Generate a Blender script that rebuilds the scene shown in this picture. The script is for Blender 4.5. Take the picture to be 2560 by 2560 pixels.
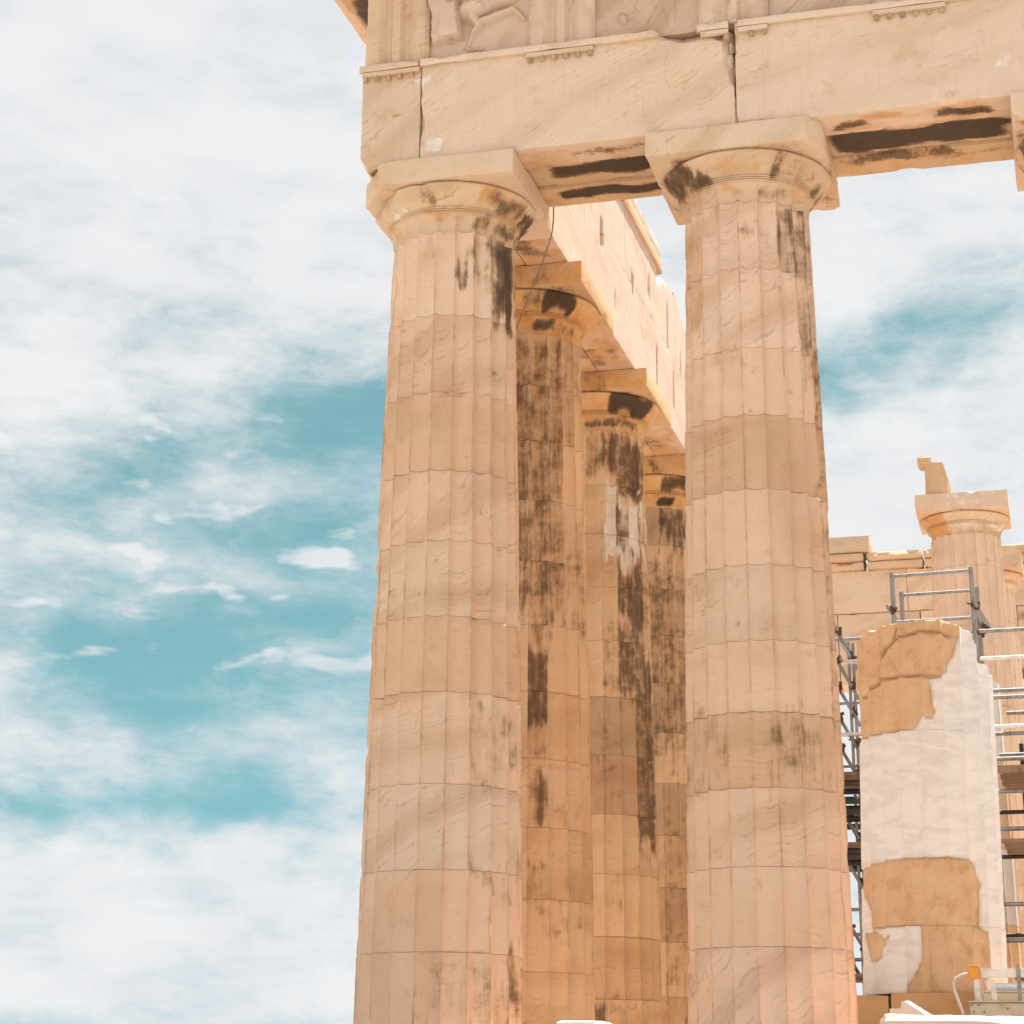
import bpy, bmesh, math, random
import numpy as np
from mathutils import Vector, Matrix

# ------------------------------------------------------------------ scene, camera, sky, sun, exposure
sc = bpy.context.scene
for o in list(bpy.data.objects):
    bpy.data.objects.remove(o)
COL = sc.collection

cam_d = bpy.data.cameras.new("camera")
cam = bpy.data.objects.new("camera", cam_d)
COL.objects.link(cam)
YAW, PITCH, ROLL = 0.2678, 0.3357, 0.0099
fw = Vector((-math.sin(YAW) * math.cos(PITCH), math.cos(YAW) * math.cos(PITCH), math.sin(PITCH)))
rt = Vector((math.cos(YAW), math.sin(YAW), 0))
up = rt.cross(fw)
rt2 = rt * math.cos(ROLL) + up * math.sin(ROLL)
up2 = up * math.cos(ROLL) - rt * math.sin(ROLL)
M = Matrix((rt2, up2, -fw)).transposed().to_4x4()
M.translation = Vector((6.851, -22.158, -0.2855))
cam.matrix_world = M
cam_d.sensor_width = 36.0
cam_d.lens = 4995.2 / 2560 * 36.0
cam_d.shift_y = -(1280 - 967.6) / 2560
cam_d.clip_start = 0.1
cam_d.clip_end = 6000
sc.cycles.max_bounces = 6
sc.cycles.diffuse_bounces = 4
sc.cycles.glossy_bounces = 2
sc.cycles.transmission_bounces = 1
sc.camera = cam

SUN = Vector((0.205, 0.37, 0.95)).normalized()      # direction towards the sun
SKY_STRENGTH = 0.10
SKY_TINT = (0.34, 0.90, 1.03)     # teal cast of the photograph's sky
EXPOSURE = 1.42
sc.view_settings.view_transform = 'Standard'
sc.view_settings.look = 'None'
sc.view_settings.exposure = EXPOSURE
sc.view_settings.gamma = 1.0
sc.view_settings.use_curve_mapping = False

sl = bpy.data.lights.new("sun", 'SUN')
sl.energy = 4.2
sl.angle = math.radians(0.6)
sl.color = (1.0, 0.95, 0.89)
so = bpy.data.objects.new("sun", sl)
COL.objects.link(so)
so.rotation_euler = (-SUN).to_track_quat('-Z', 'Y').to_euler()
so.location = (20, 10, 60)


class NT:
    """tiny helper for wiring node trees"""
    def __init__(self, tree):
        self.t = tree
        self.n = tree.nodes
        self.l = tree.links

    def node(self, typ, **kw):
        nd = self.n.new(typ)
        for k, v in kw.items():
            setattr(nd, k, v)
        return nd

    def set(self, sock, v):
        if isinstance(v, bpy.types.NodeSocket):
            self.l.new(v, sock)
        elif v is not None:
            sock.default_value = v

    def math(self, op, a, b=None, c=None, clamp=False):
        nd = self.n.new('ShaderNodeMath')
        nd.operation = op
        nd.use_clamp = clamp
        self.set(nd.inputs[0], a)
        if b is not None:
            self.set(nd.inputs[1], b)
        if c is not None:
            self.set(nd.inputs[2], c)
        return nd.outputs[0]

    def vmath(self, op, a, b=None):
        nd = self.n.new('ShaderNodeVectorMath')
        nd.operation = op
        self.set(nd.inputs[0], a)
        if b is not None:
            self.set(nd.inputs[1], b)
        return nd.outputs[0]

    def noise(self, vec, scale, detail=4.0, rough=0.55, dist=0.0):
        nd = self.n.new('ShaderNodeTexNoise')
        self.set(nd.inputs['Vector'], vec)
        nd.inputs['Scale'].default_value = scale
        nd.inputs['Detail'].default_value = detail
        nd.inputs['Roughness'].default_value = rough
        nd.inputs['Distortion'].default_value = dist
        return nd.outputs['Fac']

    def smooth(self, v, a, b, o0=0.0, o1=1.0):
        nd = self.n.new('ShaderNodeMapRange')
        nd.interpolation_type = 'SMOOTHSTEP'
        self.set(nd.inputs[0], v)
        nd.inputs[1].default_value = a
        nd.inputs[2].default_value = b
        nd.inputs[3].default_value = o0
        nd.inputs[4].default_value = o1
        return nd.outputs[0]

    def mix(self, fac, a, b, mode='MIX'):
        nd = self.n.new('ShaderNodeMix')
        nd.data_type = 'RGBA'
        nd.blend_type = mode
        self.set(nd.inputs[0], fac)
        ia = [s for s in nd.inputs if s.name == 'A' and s.type == 'RGBA'][0]
        ib = [s for s in nd.inputs if s.name == 'B' and s.type == 'RGBA'][0]
        for s, v in ((ia, a), (ib, b)):
            if isinstance(v, tuple) and len(v) == 3:
                v = (*v, 1.0)
            self.set(s, v)
        return [s for s in nd.outputs if s.type == 'RGBA'][0]

    def mapping(self, vec, scale=(1, 1, 1), rot=(0, 0, 0), loc=(0, 0, 0)):
        nd = self.n.new('ShaderNodeMapping')
        self.set(nd.inputs['Vector'], vec)
        nd.inputs['Scale'].default_value = scale
        nd.inputs['Rotation'].default_value = rot
        nd.inputs['Location'].default_value = loc
        return nd.outputs[0]


# ---- world: Nishita sky with a broken layer of bright cloud
w = bpy.data.worlds.new("World")
sc.world = w
w.use_nodes = True
w.cycles.sampling_method = 'NONE'     # an even bright sky: plain sampling is enough
W = NT(w.node_tree)
W.n.clear()
out = W.node('ShaderNodeOutputWorld')
bg = W.node('ShaderNodeBackground')
bg.inputs['Strength'].default_value = SKY_STRENGTH
W.l.new(bg.outputs[0], out.inputs['Surface'])
sky = W.node('ShaderNodeTexSky', sky_type='NISHITA')
sky.sun_disc = False
sky.sun_elevation = math.asin(SUN.z)
sky.sun_rotation = math.atan2(SUN.x, SUN.y)
sky.air_density = 1.0
sky.dust_density = 0.6
sky.ozone_density = 1.0
tc = W.node('ShaderNodeTexCoord')
sep = W.node('ShaderNodeSeparateXYZ')
W.l.new(tc.outputs['Generated'], sep.inputs[0])
az = W.math('ARCTAN2', sep.outputs[0], sep.outputs[1])
el = W.math('ARCSINE', sep.outputs[2])


def combine(a, b, c=0.0):
    nd = W.node('ShaderNodeCombineXYZ')
    W.set(nd.inputs[0], a)
    W.set(nd.inputs[1], b)
    W.set(nd.inputs[2], c)
    return nd.outputs[0]


dirv = combine(az, el)
# warp the sky coordinates so cloud edges feather
wn = W.node('ShaderNodeTexNoise')
W.l.new(dirv, wn.inputs['Vector'])
wn.inputs['Scale'].default_value = 11.0
wn.inputs['Detail'].default_value = 4.0
wn.inputs['Roughness'].default_value = 0.6
wv = W.node('ShaderNodeVectorMath', operation='MULTIPLY_ADD')
W.l.new(wn.outputs['Color'], wv.inputs[0])
wv.inputs[1].default_value = (0.12, 0.05, 0.0)
W.l.new(dirv, wv.inputs[2])
dw = W.mapping(wv.outputs[0], loc=(-0.06, -0.025, 0))


def blob(a0, e0, ra, re, amp, tilt=0.0):
    """soft ellipse in azimuth and elevation"""
    nd = W.node('ShaderNodeMapping', vector_type='TEXTURE')
    W.set(nd.inputs['Vector'], dw)
    nd.inputs['Location'].default_value = (a0, e0, 0)
    nd.inputs['Rotation'].default_value = (0, 0, tilt)
    nd.inputs['Scale'].default_value = (ra, re, 1)
    ln = W.node('ShaderNodeVectorMath', operation='LENGTH')
    W.l.new(nd.outputs[0], ln.inputs[0])
    return W.smooth(ln.outputs['Value'], 1.9, 0.0, 0.0, amp)


gaps = [(-0.42, 0.225, 0.15, 0.10, 0.20), (-0.345, 0.335, 0.055, 0.030, 0.62, 0.2), (-0.39, 0.292, 0.12, 0.045, 0.34), (-0.46, 0.192, 0.085, 0.024, 0.62),
        (-0.40, 0.200, 0.10, 0.05, 0.40), (-0.475, 0.126, 0.075, 0.017, 0.85), (-0.39, 0.126, 0.05, 0.010, 0.40),
        (-0.50, 0.27, 0.08, 0.05, 0.25), (-0.05, 0.350, 0.11, 0.026, 0.70, 0.25),
        (-0.47, 0.020, 0.14, 0.010, 0.50), (-0.33, 0.25, 0.06, 0.05, 0.42), (-0.36, 0.47, 0.06, 0.02, 0.22)]
g = None
for b in gaps:
    v = blob(*b)
    g = v if g is None else W.math('ADD', g, v)
# more breaks of the same kind all round the sky
far_gap = W.noise(W.mapping(dirv, scale=(1.2, 4.0, 1), loc=(2.1, .7, 0)), 1.6, 3.0, 0.55)
off_view = W.smooth(W.math('ABSOLUTE', W.math('ADD', az, 0.27)), 0.35, 0.6)
g = W.math('ADD', g, W.math('MULTIPLY', W.smooth(far_gap, 0.50, 0.62, 0.0, 0.7), off_view))
# streaky cirrus
wv2 = W.node('ShaderNodeVectorMath', operation='MULTIPLY_ADD')
W.l.new(wn.outputs['Color'], wv2.inputs[0])
wv2.inputs[1].default_value = (0.05, 0.012, 0.0)
W.l.new(dirv, wv2.inputs[2])
ds = wv2.outputs[0]
st = W.noise(W.mapping(ds, scale=(7.0, 16.0, 1), rot=(0, 0, -0.10)), 1.5, 5.0, 0.55)
st2 = W.noise(W.mapping(ds, scale=(13.0, 30.0, 1), rot=(0, 0, 0.30), loc=(5, 2, 0)), 1.5, 7.0, 0.72)
gap = W.math('ADD', g, W.math('MULTIPLY', W.math('SUBTRACT', 0.50, st), 1.6))
gap = W.math('ADD', gap, W.math('MULTIPLY', W.math('SUBTRACT', 0.50, st2), 1.3))
calm = W.smooth(el, 0.38, 0.47, 1.0, 0.35)     # the cloud deck closes overhead
gap = W.math('MULTIPLY', W.smooth(gap, -0.10, 1.12, 0.0, 0.92), calm)
# small bright puffs floating in the gaps
pf = W.noise(W.mapping(ds, scale=(17.0, 46.0, 1), loc=(0.4, 2.2, 0)), 1.25, 3.0, 0.5)
puff = W.smooth(pf, 0.58, 0.70)
pz = W.math('MULTIPLY', W.smooth(el, 0.15, 0.22), W.smooth(el, 0.36, 0.30))
puff = W.math('MULTIPLY', W.math('MULTIPLY', puff, pz), 0.85)
gap = W.math('MULTIPLY', gap, W.math('SUBTRACT', 1.0, puff))
lum = W.node('ShaderNodeRGBToBW')
W.l.new(sky.outputs[0], lum.inputs[0])
lumc = W.math('POWER', lum.outputs[0], 0.45)
blue = W.mix(1.0, lumc, SKY_TINT, 'MULTIPLY')
cloud = W.mix(W.smooth(st, 0.35, 0.65), (3.02, 3.07, 3.17), (3.26, 3.27, 3.31))
W.l.new(W.mix(gap, cloud, blue), bg.inputs['Color'])

# ------------------------------------------------------------------ numpy noise
def _hash(ix, iy, iz, seed):
    h = (ix * 374761393 + iy * 668265263 + iz * 2147483647 + seed * 1274126177) & 0xFFFFFFFF
    h = ((h ^ (h >> 13)) * 1274126177) & 0xFFFFFFFF
    return ((h ^ (h >> 16)) & 0xFFFF) / 65535.0


def vnoise(P, seed=0):
    P = np.asarray(P, float)
    f = np.floor(P)
    i = f.astype(np.int64)
    t = P - f
    t = t * t * (3 - 2 * t)
    r = 0
    for dx in (0, 1):
        for dy in (0, 1):
            for dz in (0, 1):
                wgt = (t[:, 0] if dx else 1 - t[:, 0]) * (t[:, 1] if dy else 1 - t[:, 1]) * (t[:, 2] if dz else 1 - t[:, 2])
                r = r + wgt * _hash(i[:, 0] + dx, i[:, 1] + dy, i[:, 2] + dz, seed)
    return r


def fbm(P, scale, seed=0, oct=3):
    P = np.asarray(P, float) * scale
    a, s, r = 0.5, 0.0, 0.0
    for k in range(oct):
        r = r + a * vnoise(P + 17.3 * k, seed + k)
        s += a
        P = P * 2.03
        a *= 0.5
    return r / s


def sstep(x, a, b):
    t = np.clip((x - a) / (b - a), 0, 1)
    return t * t * (3 - 2 * t)


def softbox(x, a, b, s):
    return sstep(x, a - s, a + s) * (1 - sstep(x, b - s, b + s))


# ------------------------------------------------------------------ materials
MATS = {}


def bsdf_mat(name):
    m = bpy.data.materials.new(name)
    m.use_nodes = True
    N = NT(m.node_tree)
    N.n.clear()
    o = N.node('ShaderNodeOutputMaterial')
    b = N.node('ShaderNodeBsdfPrincipled')
    N.l.new(b.outputs[0], o.inputs['Surface'])
    MATS[name] = m
    return m, N, b


def stone_mat(name, vein=0.6, mott=1.0, bump=0.35, pits=0.5, streak=0.0):
    """weathered marble. object colour = stone colour, 'wear' attribute: r soot crust, g ochre patina, b pale repair"""
    m, N, b = bsdf_mat(name)
    tcn = N.node('ShaderNodeTexCoord')
    oi = N.node('ShaderNodeObjectInfo')
    off = N.vmath('SCALE', (1.0, 0.7, 1.3))
    offn = off.node
    N.set(offn.inputs['Scale'], N.math('MULTIPLY', oi.outputs['Random'], 61.0))
    pos = N.vmath('ADD', tcn.outputs['Object'], off)
    n_big = N.noise(pos, 1.0, 3, 0.5)
    n_mid = N.noise(pos, 4.6, 7, 0.64)
    n_str = N.noise(N.mapping(pos, scale=(15.0, 15.0, 1.0)), 1.3, 5, 0.62)
    # bedding veins: parallel wavering layers, tilted differently in every block
    cn = N.noise(pos, 2.1, 4, 0.6)
    rotz = N.node('ShaderNodeVectorRotate', rotation_type='AXIS_ANGLE')
    N.set(rotz.inputs['Vector'], pos)
    rotz.inputs['Axis'].default_value = (0.25, 1.0, 0.1)
    N.set(rotz.inputs['Angle'], N.math('MULTIPLY', N.math('SUBTRACT', oi.outputs['Random'], 0.4), 1.5))
    rsep = N.node('ShaderNodeSeparateXYZ')
    N.l.new(rotz.outputs[0], rsep.inputs[0])
    ph = N.math('ADD', N.math('MULTIPLY', rsep.outputs[2], 15.0), N.math('ADD', N.math('MULTIPLY', n_big, 7.0), N.math('MULTIPLY', cn, 3.0)))
    ph = N.math('ADD', ph, N.math('MULTIPLY', n_mid, 1.3))
    sn = N.math('SINE', N.math('MULTIPLY', ph, 0.61))
    vband = N.smooth(sn, -0.3, 1.0)
    vmask = N.smooth(N.math('ADD', n_big, N.math('MULTIPLY', oi.outputs['Random'], 0.55)), 0.62, 0.95)
    thin = N.smooth(N.math('ABSOLUTE', N.math('SINE', ph)), 0.0, 0.22, 1.0, 0.0)
    thin2 = N.smooth(N.math('ABSOLUTE', N.math('SINE', N.math('MULTIPLY', ph, 2.7))), 0.0, 0.34, 0.7, 0.0)
    vline = N.math('MULTIPLY', N.math('MAXIMUM', thin, thin2), N.math('MULTIPLY', vmask, N.smooth(n_mid, 0.42, 0.60)))
    vline = N.math('MULTIPLY', vline, vein)
    pale = N.math('MULTIPLY', N.smooth(N.math('ABSOLUTE', N.math('SINE', N.math('MULTIPLY', ph, 0.83))), 0.0, 0.16, 1.0, 0.0), N.smooth(n_mid, 0.46, 0.60))
    # a few long steep cracks
    cph = N.math('ADD', N.math('ADD', N.math('MULTIPLY', rsep.outputs[0], 3.1), N.math('MULTIPLY', rsep.outputs[1], 3.1)), N.math('ADD', N.math('MULTIPLY', n_big, 5.0), N.math('MULTIPLY', n_mid, 1.1)))
    crack = N.smooth(N.math('ABSOLUTE', N.math('SINE', cph)), 0.0, 0.014, 1.0, 0.0)
    crack = N.math('MULTIPLY', crack, N.smooth(n_big, 0.54, 0.60))
    base = oi.outputs['Color']
    c1 = N.mix(1.0, base, (0.72, 0.64, 0.55), 'MULTIPLY')
    c2 = N.mix(1.0, base, (1.12, 1.14, 1.19), 'MULTIPLY')
    c3 = N.mix(1.0, base, (1.03, 0.92, 0.79), 'MULTIPLY')
    col = N.mix(N.math('MULTIPLY', N.smooth(n_mid, 0.38, 0.66), 0.45 * mott), base, c2)
    col = N.mix(N.math('MULTIPLY', N.smooth(n_big, 0.52, 0.78), 0.7 * mott), col, c3)
    col = N.mix(N.math('MULTIPLY', N.smooth(cn, 0.55, 0.75), 0.35 * mott), col, c1)
    col = N.mix(N.math('MULTIPLY', N.math('MULTIPLY', vband, vmask), 0.42 * vein), col, c1)
    col = N.mix(N.math('MULTIPLY', N.smooth(n_str, 0.52, 0.74), streak), col, c1)
    col = N.mix(N.math('MULTIPLY', N.math('MULTIPLY', pale, vmask), 0.15 * vein), col, N.mix(1.0, base, (1.20, 1.27, 1.36), 'MULTIPLY'))
    col = N.mix(N.math('MULTIPLY', vline, 0.58), col, N.mix(1.0, base, (0.50, 0.43, 0.37), 'MULTIPLY'))
    col = N.mix(N.math('MULTIPLY', crack, 0.7), col, N.mix(1.0, base, (0.28, 0.20, 0.15), 'MULTIPLY'))
    tone = N.node('ShaderNodeAttribute', attribute_name='tone')
    tv = N.math('MULTIPLY', tone.outputs['Fac'], 2.0)
    col = N.mix(N.smooth(tv, 1.0, 2.0, 0.0, 0.45), col, c2)
    col = N.mix(N.smooth(tv, 1.0, 0.02, 0.0, 0.35), col, c1)
    col = N.mix(N.smooth(n_mid, 0.56, 0.68, 0.0, 0.32), col, c1)
    pit = N.smooth(n_mid, 0.68, 0.73)
    pit = N.math('MULTIPLY', pit, pits)
    col = N.mix(N.math('MULTIPLY', pit, 0.75), col, N.mix(1.0, base, (0.34, 0.25, 0.18), 'MULTIPLY'))
    # worn-on patches
    at = N.node('ShaderNodeAttribute', attribute_name='wear')
    asep = N.node('ShaderNodeSeparateColor')
    N.l.new(at.outputs['Color'], asep.inputs[0])
    edge = N.math('ADD', N.math('MULTIPLY', N.math('SUBTRACT', n_str, 0.5), 0.9),
                  N.math('MULTIPLY', N.math('SUBTRACT', n_mid, 0.5), 1.5))
    och = N.smooth(N.math('ADD', asep.outputs[1], N.math('MULTIPLY', N.math('SUBTRACT', cn, 0.5), 1.5)), 0.25, 0.90)
    och_c = N.mix(N.smooth(n_mid, 0.35, 0.7), (0.52, 0.26, 0.085), (0.60, 0.36, 0.16))
    col = N.mix(N.math('MULTIPLY', och, 0.85), col, och_c)
    pal = N.smooth(N.math('ADD', asep.outputs[2], N.math('MULTIPLY', edge, 0.40)), 0.42, 0.56)
    pal_c = N.mix(N.smooth(n_mid, 0.4, 0.65), (0.62, 0.54, 0.46), (0.74, 0.66, 0.58))
    col = N.mix(pal, col, pal_c)
    soot_v = N.math('ADD', asep.outputs[0], edge)
    soot = N.smooth(soot_v, 0.36, 0.78)
    halo = N.smooth(soot_v, 0.10, 0.55)
    soot_c = N.mix(N.smooth(soot_v, 0.45, 1.25), (0.230, 0.135, 0.075), (0.034, 0.022, 0.016))
    soot_c = N.mix(N.math('MULTIPLY', N.smooth(n_mid, 0.45, 0.68), N.smooth(soot_v, 0.7, 1.3, 0.5, 0.1)), soot_c, (0.20, 0.135, 0.088))
    arris_joint_dark = N.math('MULTIPLY', at.outputs['Alpha'], N.smooth(N.math('ADD', n_mid, N.math('MULTIPLY', n_str, 0.6)), 0.62, 0.95))  # darkens arrises and some drum joints in broken lines
    col = N.mix(arris_joint_dark, col, N.mix(1.0, base, (0.60, 0.50, 0.40), 'MULTIPLY'))
    has = N.smooth(asep.outputs[0], 0.05, 0.25)
    col = N.mix(N.math('MULTIPLY', N.math('MULTIPLY', halo, has), 0.55), col, (0.40, 0.245, 0.125))
    col = N.mix(N.math('MULTIPLY', N.math('MULTIPLY', soot, has), 0.92), col, soot_c)
    N.set(b.inputs['Base Color'], col)
    b.inputs['Roughness'].default_value = 0.78
    b.inputs['Specular IOR Level'].default_value = 0.25
    bp = N.node('ShaderNodeBump')
    bp.inputs['Strength'].default_value = bump
    bp.inputs['Distance'].default_value = 0.03
    N.set(bp.inputs['Height'], n_mid)
    N.l.new(bp.outputs[0], b.inputs['Normal'])
    return m


STONE = stone_mat('old_marble', 1.0, 1.0, 0.6, 0.8)
SMOOTH = stone_mat('beam_marble', 0.7, 1.0, 0.45, 0.5, 0.25)
NEWM = stone_mat('new_marble', 0.55, 0.35, 0.14, 0.0)


def simple_mat(name, c, rough=0.6, metal=0.0, var=0.25, scale=20.0, bump=0.1, c2=None):
    m, N, b = bsdf_mat(name)
    tcn = N.node('ShaderNodeTexCoord')
    n1 = N.noise(tcn.outputs['Object'], scale, 5, 0.6)
    n2 = N.noise(tcn.outputs['Object'], scale * 0.23, 3, 0.5)
    c2 = c2 or tuple(v * (1 - var * 1.8) for v in c)
    f = N.smooth(N.math('ADD', N.math('MULTIPLY', n1, 0.5), N.math('MULTIPLY', n2, 0.5)), 0.45, 0.62)
    N.set(b.inputs['Base Color'], N.mix(f, c, c2))
    b.inputs['Roughness'].default_value = rough
    b.inputs['Metallic'].default_value = metal
    bp = N.node('ShaderNodeBump')
    bp.inputs['Strength'].default_value = bump
    bp.inputs['Distance'].default_value = 0.01
    N.set(bp.inputs['Height'], n1)
    N.l.new(bp.outputs[0], b.inputs['Normal'])
    return m


STEEL = simple_mat('galvanised_steel', (0.30, 0.30, 0.30), 0.5, 0.45, 0.18, 25)
RUST = simple_mat('rusty_coupler', (0.12, 0.055, 0.035), 0.8, 0.2, 0.3, 40)
DARKM = simple_mat('dark_steel', (0.06, 0.055, 0.055), 0.6, 0.4, 0.3, 30)
WOOD = simple_mat('scaffold_board', (0.24, 0.155, 0.10), 0.8, 0.0, 0.25, 18)
ORANGE = simple_mat('orange_paint', (0.70, 0.33, 0.04), 0.45, 0.0, 0.05, 10)
WHITEP = simple_mat('white_paint', (0.72, 0.70, 0.67), 0.45, 0.0, 0.10, 14)
CREAM = simple_mat('cream_paint', (0.50, 0.45, 0.34), 0.5, 0.0, 0.12, 9, c2=(0.36, 0.29, 0.19))
HOSE = simple_mat('grey_hose', (0.55, 0.53, 0.50), 0.6, 0.0, 0.1, 30)
CABLE = simple_mat('grey_cable', (0.26, 0.22, 0.19), 0.6, 0.2, 0.1, 30)

gm, GN, gb = bsdf_mat('dusty_limestone_ground')
gt = GN.node('ShaderNodeTexCoord')
ga = GN.noise(gt.outputs['Object'], 0.35, 6, 0.6)
gc_ = GN.noise(gt.outputs['Object'], 6.0, 6, 0.7)
gcol = GN.mix(GN.smooth(ga, 0.4, 0.65), (0.43, 0.385, 0.335), (0.39, 0.355, 0.32))
gcol = GN.mix(GN.math('MULTIPLY', GN.smooth(gc_, 0.5, 0.7), 0.5), gcol, (0.30, 0.26, 0.22))
GN.set(gb.inputs['Base Color'], gcol)
gb.inputs['Roughness'].default_value = 0.9
gbp = GN.node('ShaderNodeBump')
gbp.inputs['Strength'].default_value = 0.5
GN.set(gbp.inputs['Height'], gc_)
GN.l.new(gbp.outputs[0], gb.inputs['Normal'])

# stone colours (linear albedo)
TAN = (0.70, 0.492, 0.348)
TAN_D = (0.655, 0.435, 0.285)
ROSE = (0.72, 0.525, 0.390)
BEAM = (0.66, 0.505, 0.375)
OCHRE = (0.62, 0.430, 0.268)
OCHRE_D = (0.57, 0.385, 0.230)
INNER = (0.555, 0.430, 0.350)
WHITE = (0.74, 0.690, 0.640)
FAR = (0.67, 0.500, 0.355)


def jit(c, rng, a=0.05):
    k = 1 + rng.uniform(-a, a)
    return tuple(max(0.02, v * k * (1 + rng.uniform(-a * .35, a * .35))) for v in c)


# ------------------------------------------------------------------ object helpers
def empty(name, loc=(0, 0, 0), label=None, cat=None, group=None):
    o = bpy.data.objects.new(name, None)
    o.empty_display_size = 0.2
    COL.objects.link(o)
    o.location = loc
    if label:
        tag(o, label, cat, group)
    return o


def tag(o, label, cat=None, group=None):
    o['label'] = label
    o['kind'] = 'thing'
    if cat:
        o['category'] = cat
    if group:
        o['group'] = group
    return o


def link_mesh(name, V, F, mat, parent=None, wear=None, smooth=None, color=None, origin=(0, 0, 0)):
    me = bpy.data.meshes.new(name)
    V = np.asarray(V, float) - np.asarray(origin, float)
    me.from_pydata(V.tolist(), [], F)
    me.update()
    if smooth is not None:
        me.polygons.foreach_set('use_smooth', [True] * len(me.polygons))
        me.set_sharp_from_angle(angle=math.radians(smooth))
    if wear is not None:
        ca = me.color_attributes.new('wear', 'FLOAT_COLOR', 'POINT')
        a = np.zeros((len(V), 4))
        a[:, :3] = np.clip(wear, 0, 4)
        ca.data.foreach_set('color', a.ravel())
    if wear is not None:
        ta = me.attributes.new('tone', 'FLOAT', 'POINT')
        ta.data.foreach_set('value', np.full(len(V), .5))
    me.materials.append(mat)
    o = bpy.data.objects.new(name, me)
    COL.objects.link(o)
    if parent is not None:
        o.parent = parent
        o.location = Vector(origin) - (parent.matrix_basis.translation if parent.parent is None else Vector((0, 0, 0)))
        if parent.parent is not None:
            o.location = Vector(origin) - parent.location - parent.parent.location
    else:
        o.location = origin
    if color is not None:
        o.color = (*color, 1.0)
    return o


def grid_box(x0, x1, y0, y1, z0, z1, seg=0.12, maxn=60):
    """box as a welded grid of quads; returns V, F, edge-count per vertex and outward axes"""
    L = (x1 - x0, y1 - y0, z1 - z0)
    n = [max(1, min(maxn, int(round(l / seg)))) for l in L]
    idx = {}
    V = []

    def vid(i, j, k):
        key = (i, j, k)
        if key not in idx:
            idx[key] = len(V)
            V.append((x0 + L[0] * i / n[0], y0 + L[1] * j / n[1], z0 + L[2] * k / n[2]))
        return idx[key]
    F = []
    for i in range(n[0]):
        for j in range(n[1]):
            F.append((vid(i, j, 0), vid(i, j + 1, 0), vid(i + 1, j + 1, 0), vid(i + 1, j, 0)))
            F.append((vid(i, j, n[2]), vid(i + 1, j, n[2]), vid(i + 1, j + 1, n[2]), vid(i, j + 1, n[2])))
    for i in range(n[0]):
        for k in range(n[2]):
            F.append((vid(i, 0, k), vid(i + 1, 0, k), vid(i + 1, 0, k + 1), vid(i, 0, k + 1)))
            F.append((vid(i, n[1], k), vid(i, n[1], k + 1), vid(i + 1, n[1], k + 1), vid(i + 1, n[1], k)))
    for j in range(n[1]):
        for k in range(n[2]):
            F.append((vid(0, j, k), vid(0, j, k + 1), vid(0, j + 1, k + 1), vid(0, j + 1, k)))
            F.append((vid(n[0], j, k), vid(n[0], j + 1, k), vid(n[0], j + 1, k + 1), vid(n[0], j, k + 1)))
    V = np.array(V)
    return V, F


def wear_box(V, b, r=0.012, amp=0.004, chip=0.03, seed=0, ns=4.0):
    """round and chip the edges of a grid box, roughen its faces"""
    x0, x1, y0, y1, z0, z1 = b
    c = np.array([(x0 + x1) / 2, (y0 + y1) / 2, (z0 + z1) / 2])
    h = np.array([(x1 - x0) / 2, (y1 - y0) / 2, (z1 - z0) / 2])
    d = (V - c)
    ext = (np.abs(np.abs(d) - h) < 1e-6).astype(float)
    ne = ext.sum(1)
    n = fbm(V, ns, seed, 3)
    cn = fbm(V, ns * 0.8, seed + 50, 3)
    pull = np.where(ne >= 2, r * (0.4 + n) + chip * sstep(cn, 0.58, 0.78), 0.0)
    V = V - np.sign(d) * ext * pull[:, None]
    nn = np.stack([fbm(V, ns * 1.3, seed + 5 + k, 3) for k in range(3)], 1) - 0.5
    V = V + np.sign(d) * ext * nn * amp * 2 * (ne < 3)[:, None]
    return V


def chop(V, p0, n, amp=0.03, seed=0, ns=5.0, sel=None):
    """break a piece off along a rough plane"""
    n = np.array(n, float)
    n /= np.linalg.norm(n)
    dist = (V - np.array(p0)) @ n + (fbm(V, ns, seed, 3) - 0.5) * 2 * amp
    m = np.clip(dist, 0, None)
    if sel is not None:
        m = m * sel
    return V - m[:, None] * n


def wear_boxes(V, stains):
    """stains: (channel, x0,x1,y0,y1,z0,z1,strength,soft) in world space"""
    a = np.zeros((len(V), 3))
    if len(stains):
        V = V + np.stack([(fbm(V, 2.6, 31 + k, 3) - .5) * q for k, q in enumerate((.6, .26, .12))], 1)
    for ch, x0, x1, y0, y1, z0, z1, s, sf in stains:
        k = 'dow'.index(ch)
        v = s * softbox(V[:, 0], x0, x1, sf) * softbox(V[:, 1], y0, y1, sf * .6) * softbox(V[:, 2], z0, z1, sf)
        a[:, k] = np.maximum(a[:, k], v)
    return a


def block(name, b, mat=None, parent=None, color=TAN, seg=0.12, r=0.012, amp=0.004, chip=0.03, seed=0, stains=(), chops=(), smooth=28, maxn=60, fn=None):
    V, F = grid_box(*b, seg=seg, maxn=maxn)
    V = wear_box(V, b, r, amp, chip, seed)
    for cpar in chops:
        V = chop(V, *cpar)
    if fn:
        V = fn(V)
    org = ((b[0] + b[1]) / 2, (b[2] + b[3]) / 2, b[4])
    return link_mesh(name, V, F, mat or STONE, parent, wear_boxes(V, stains), smooth, color, org)


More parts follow.
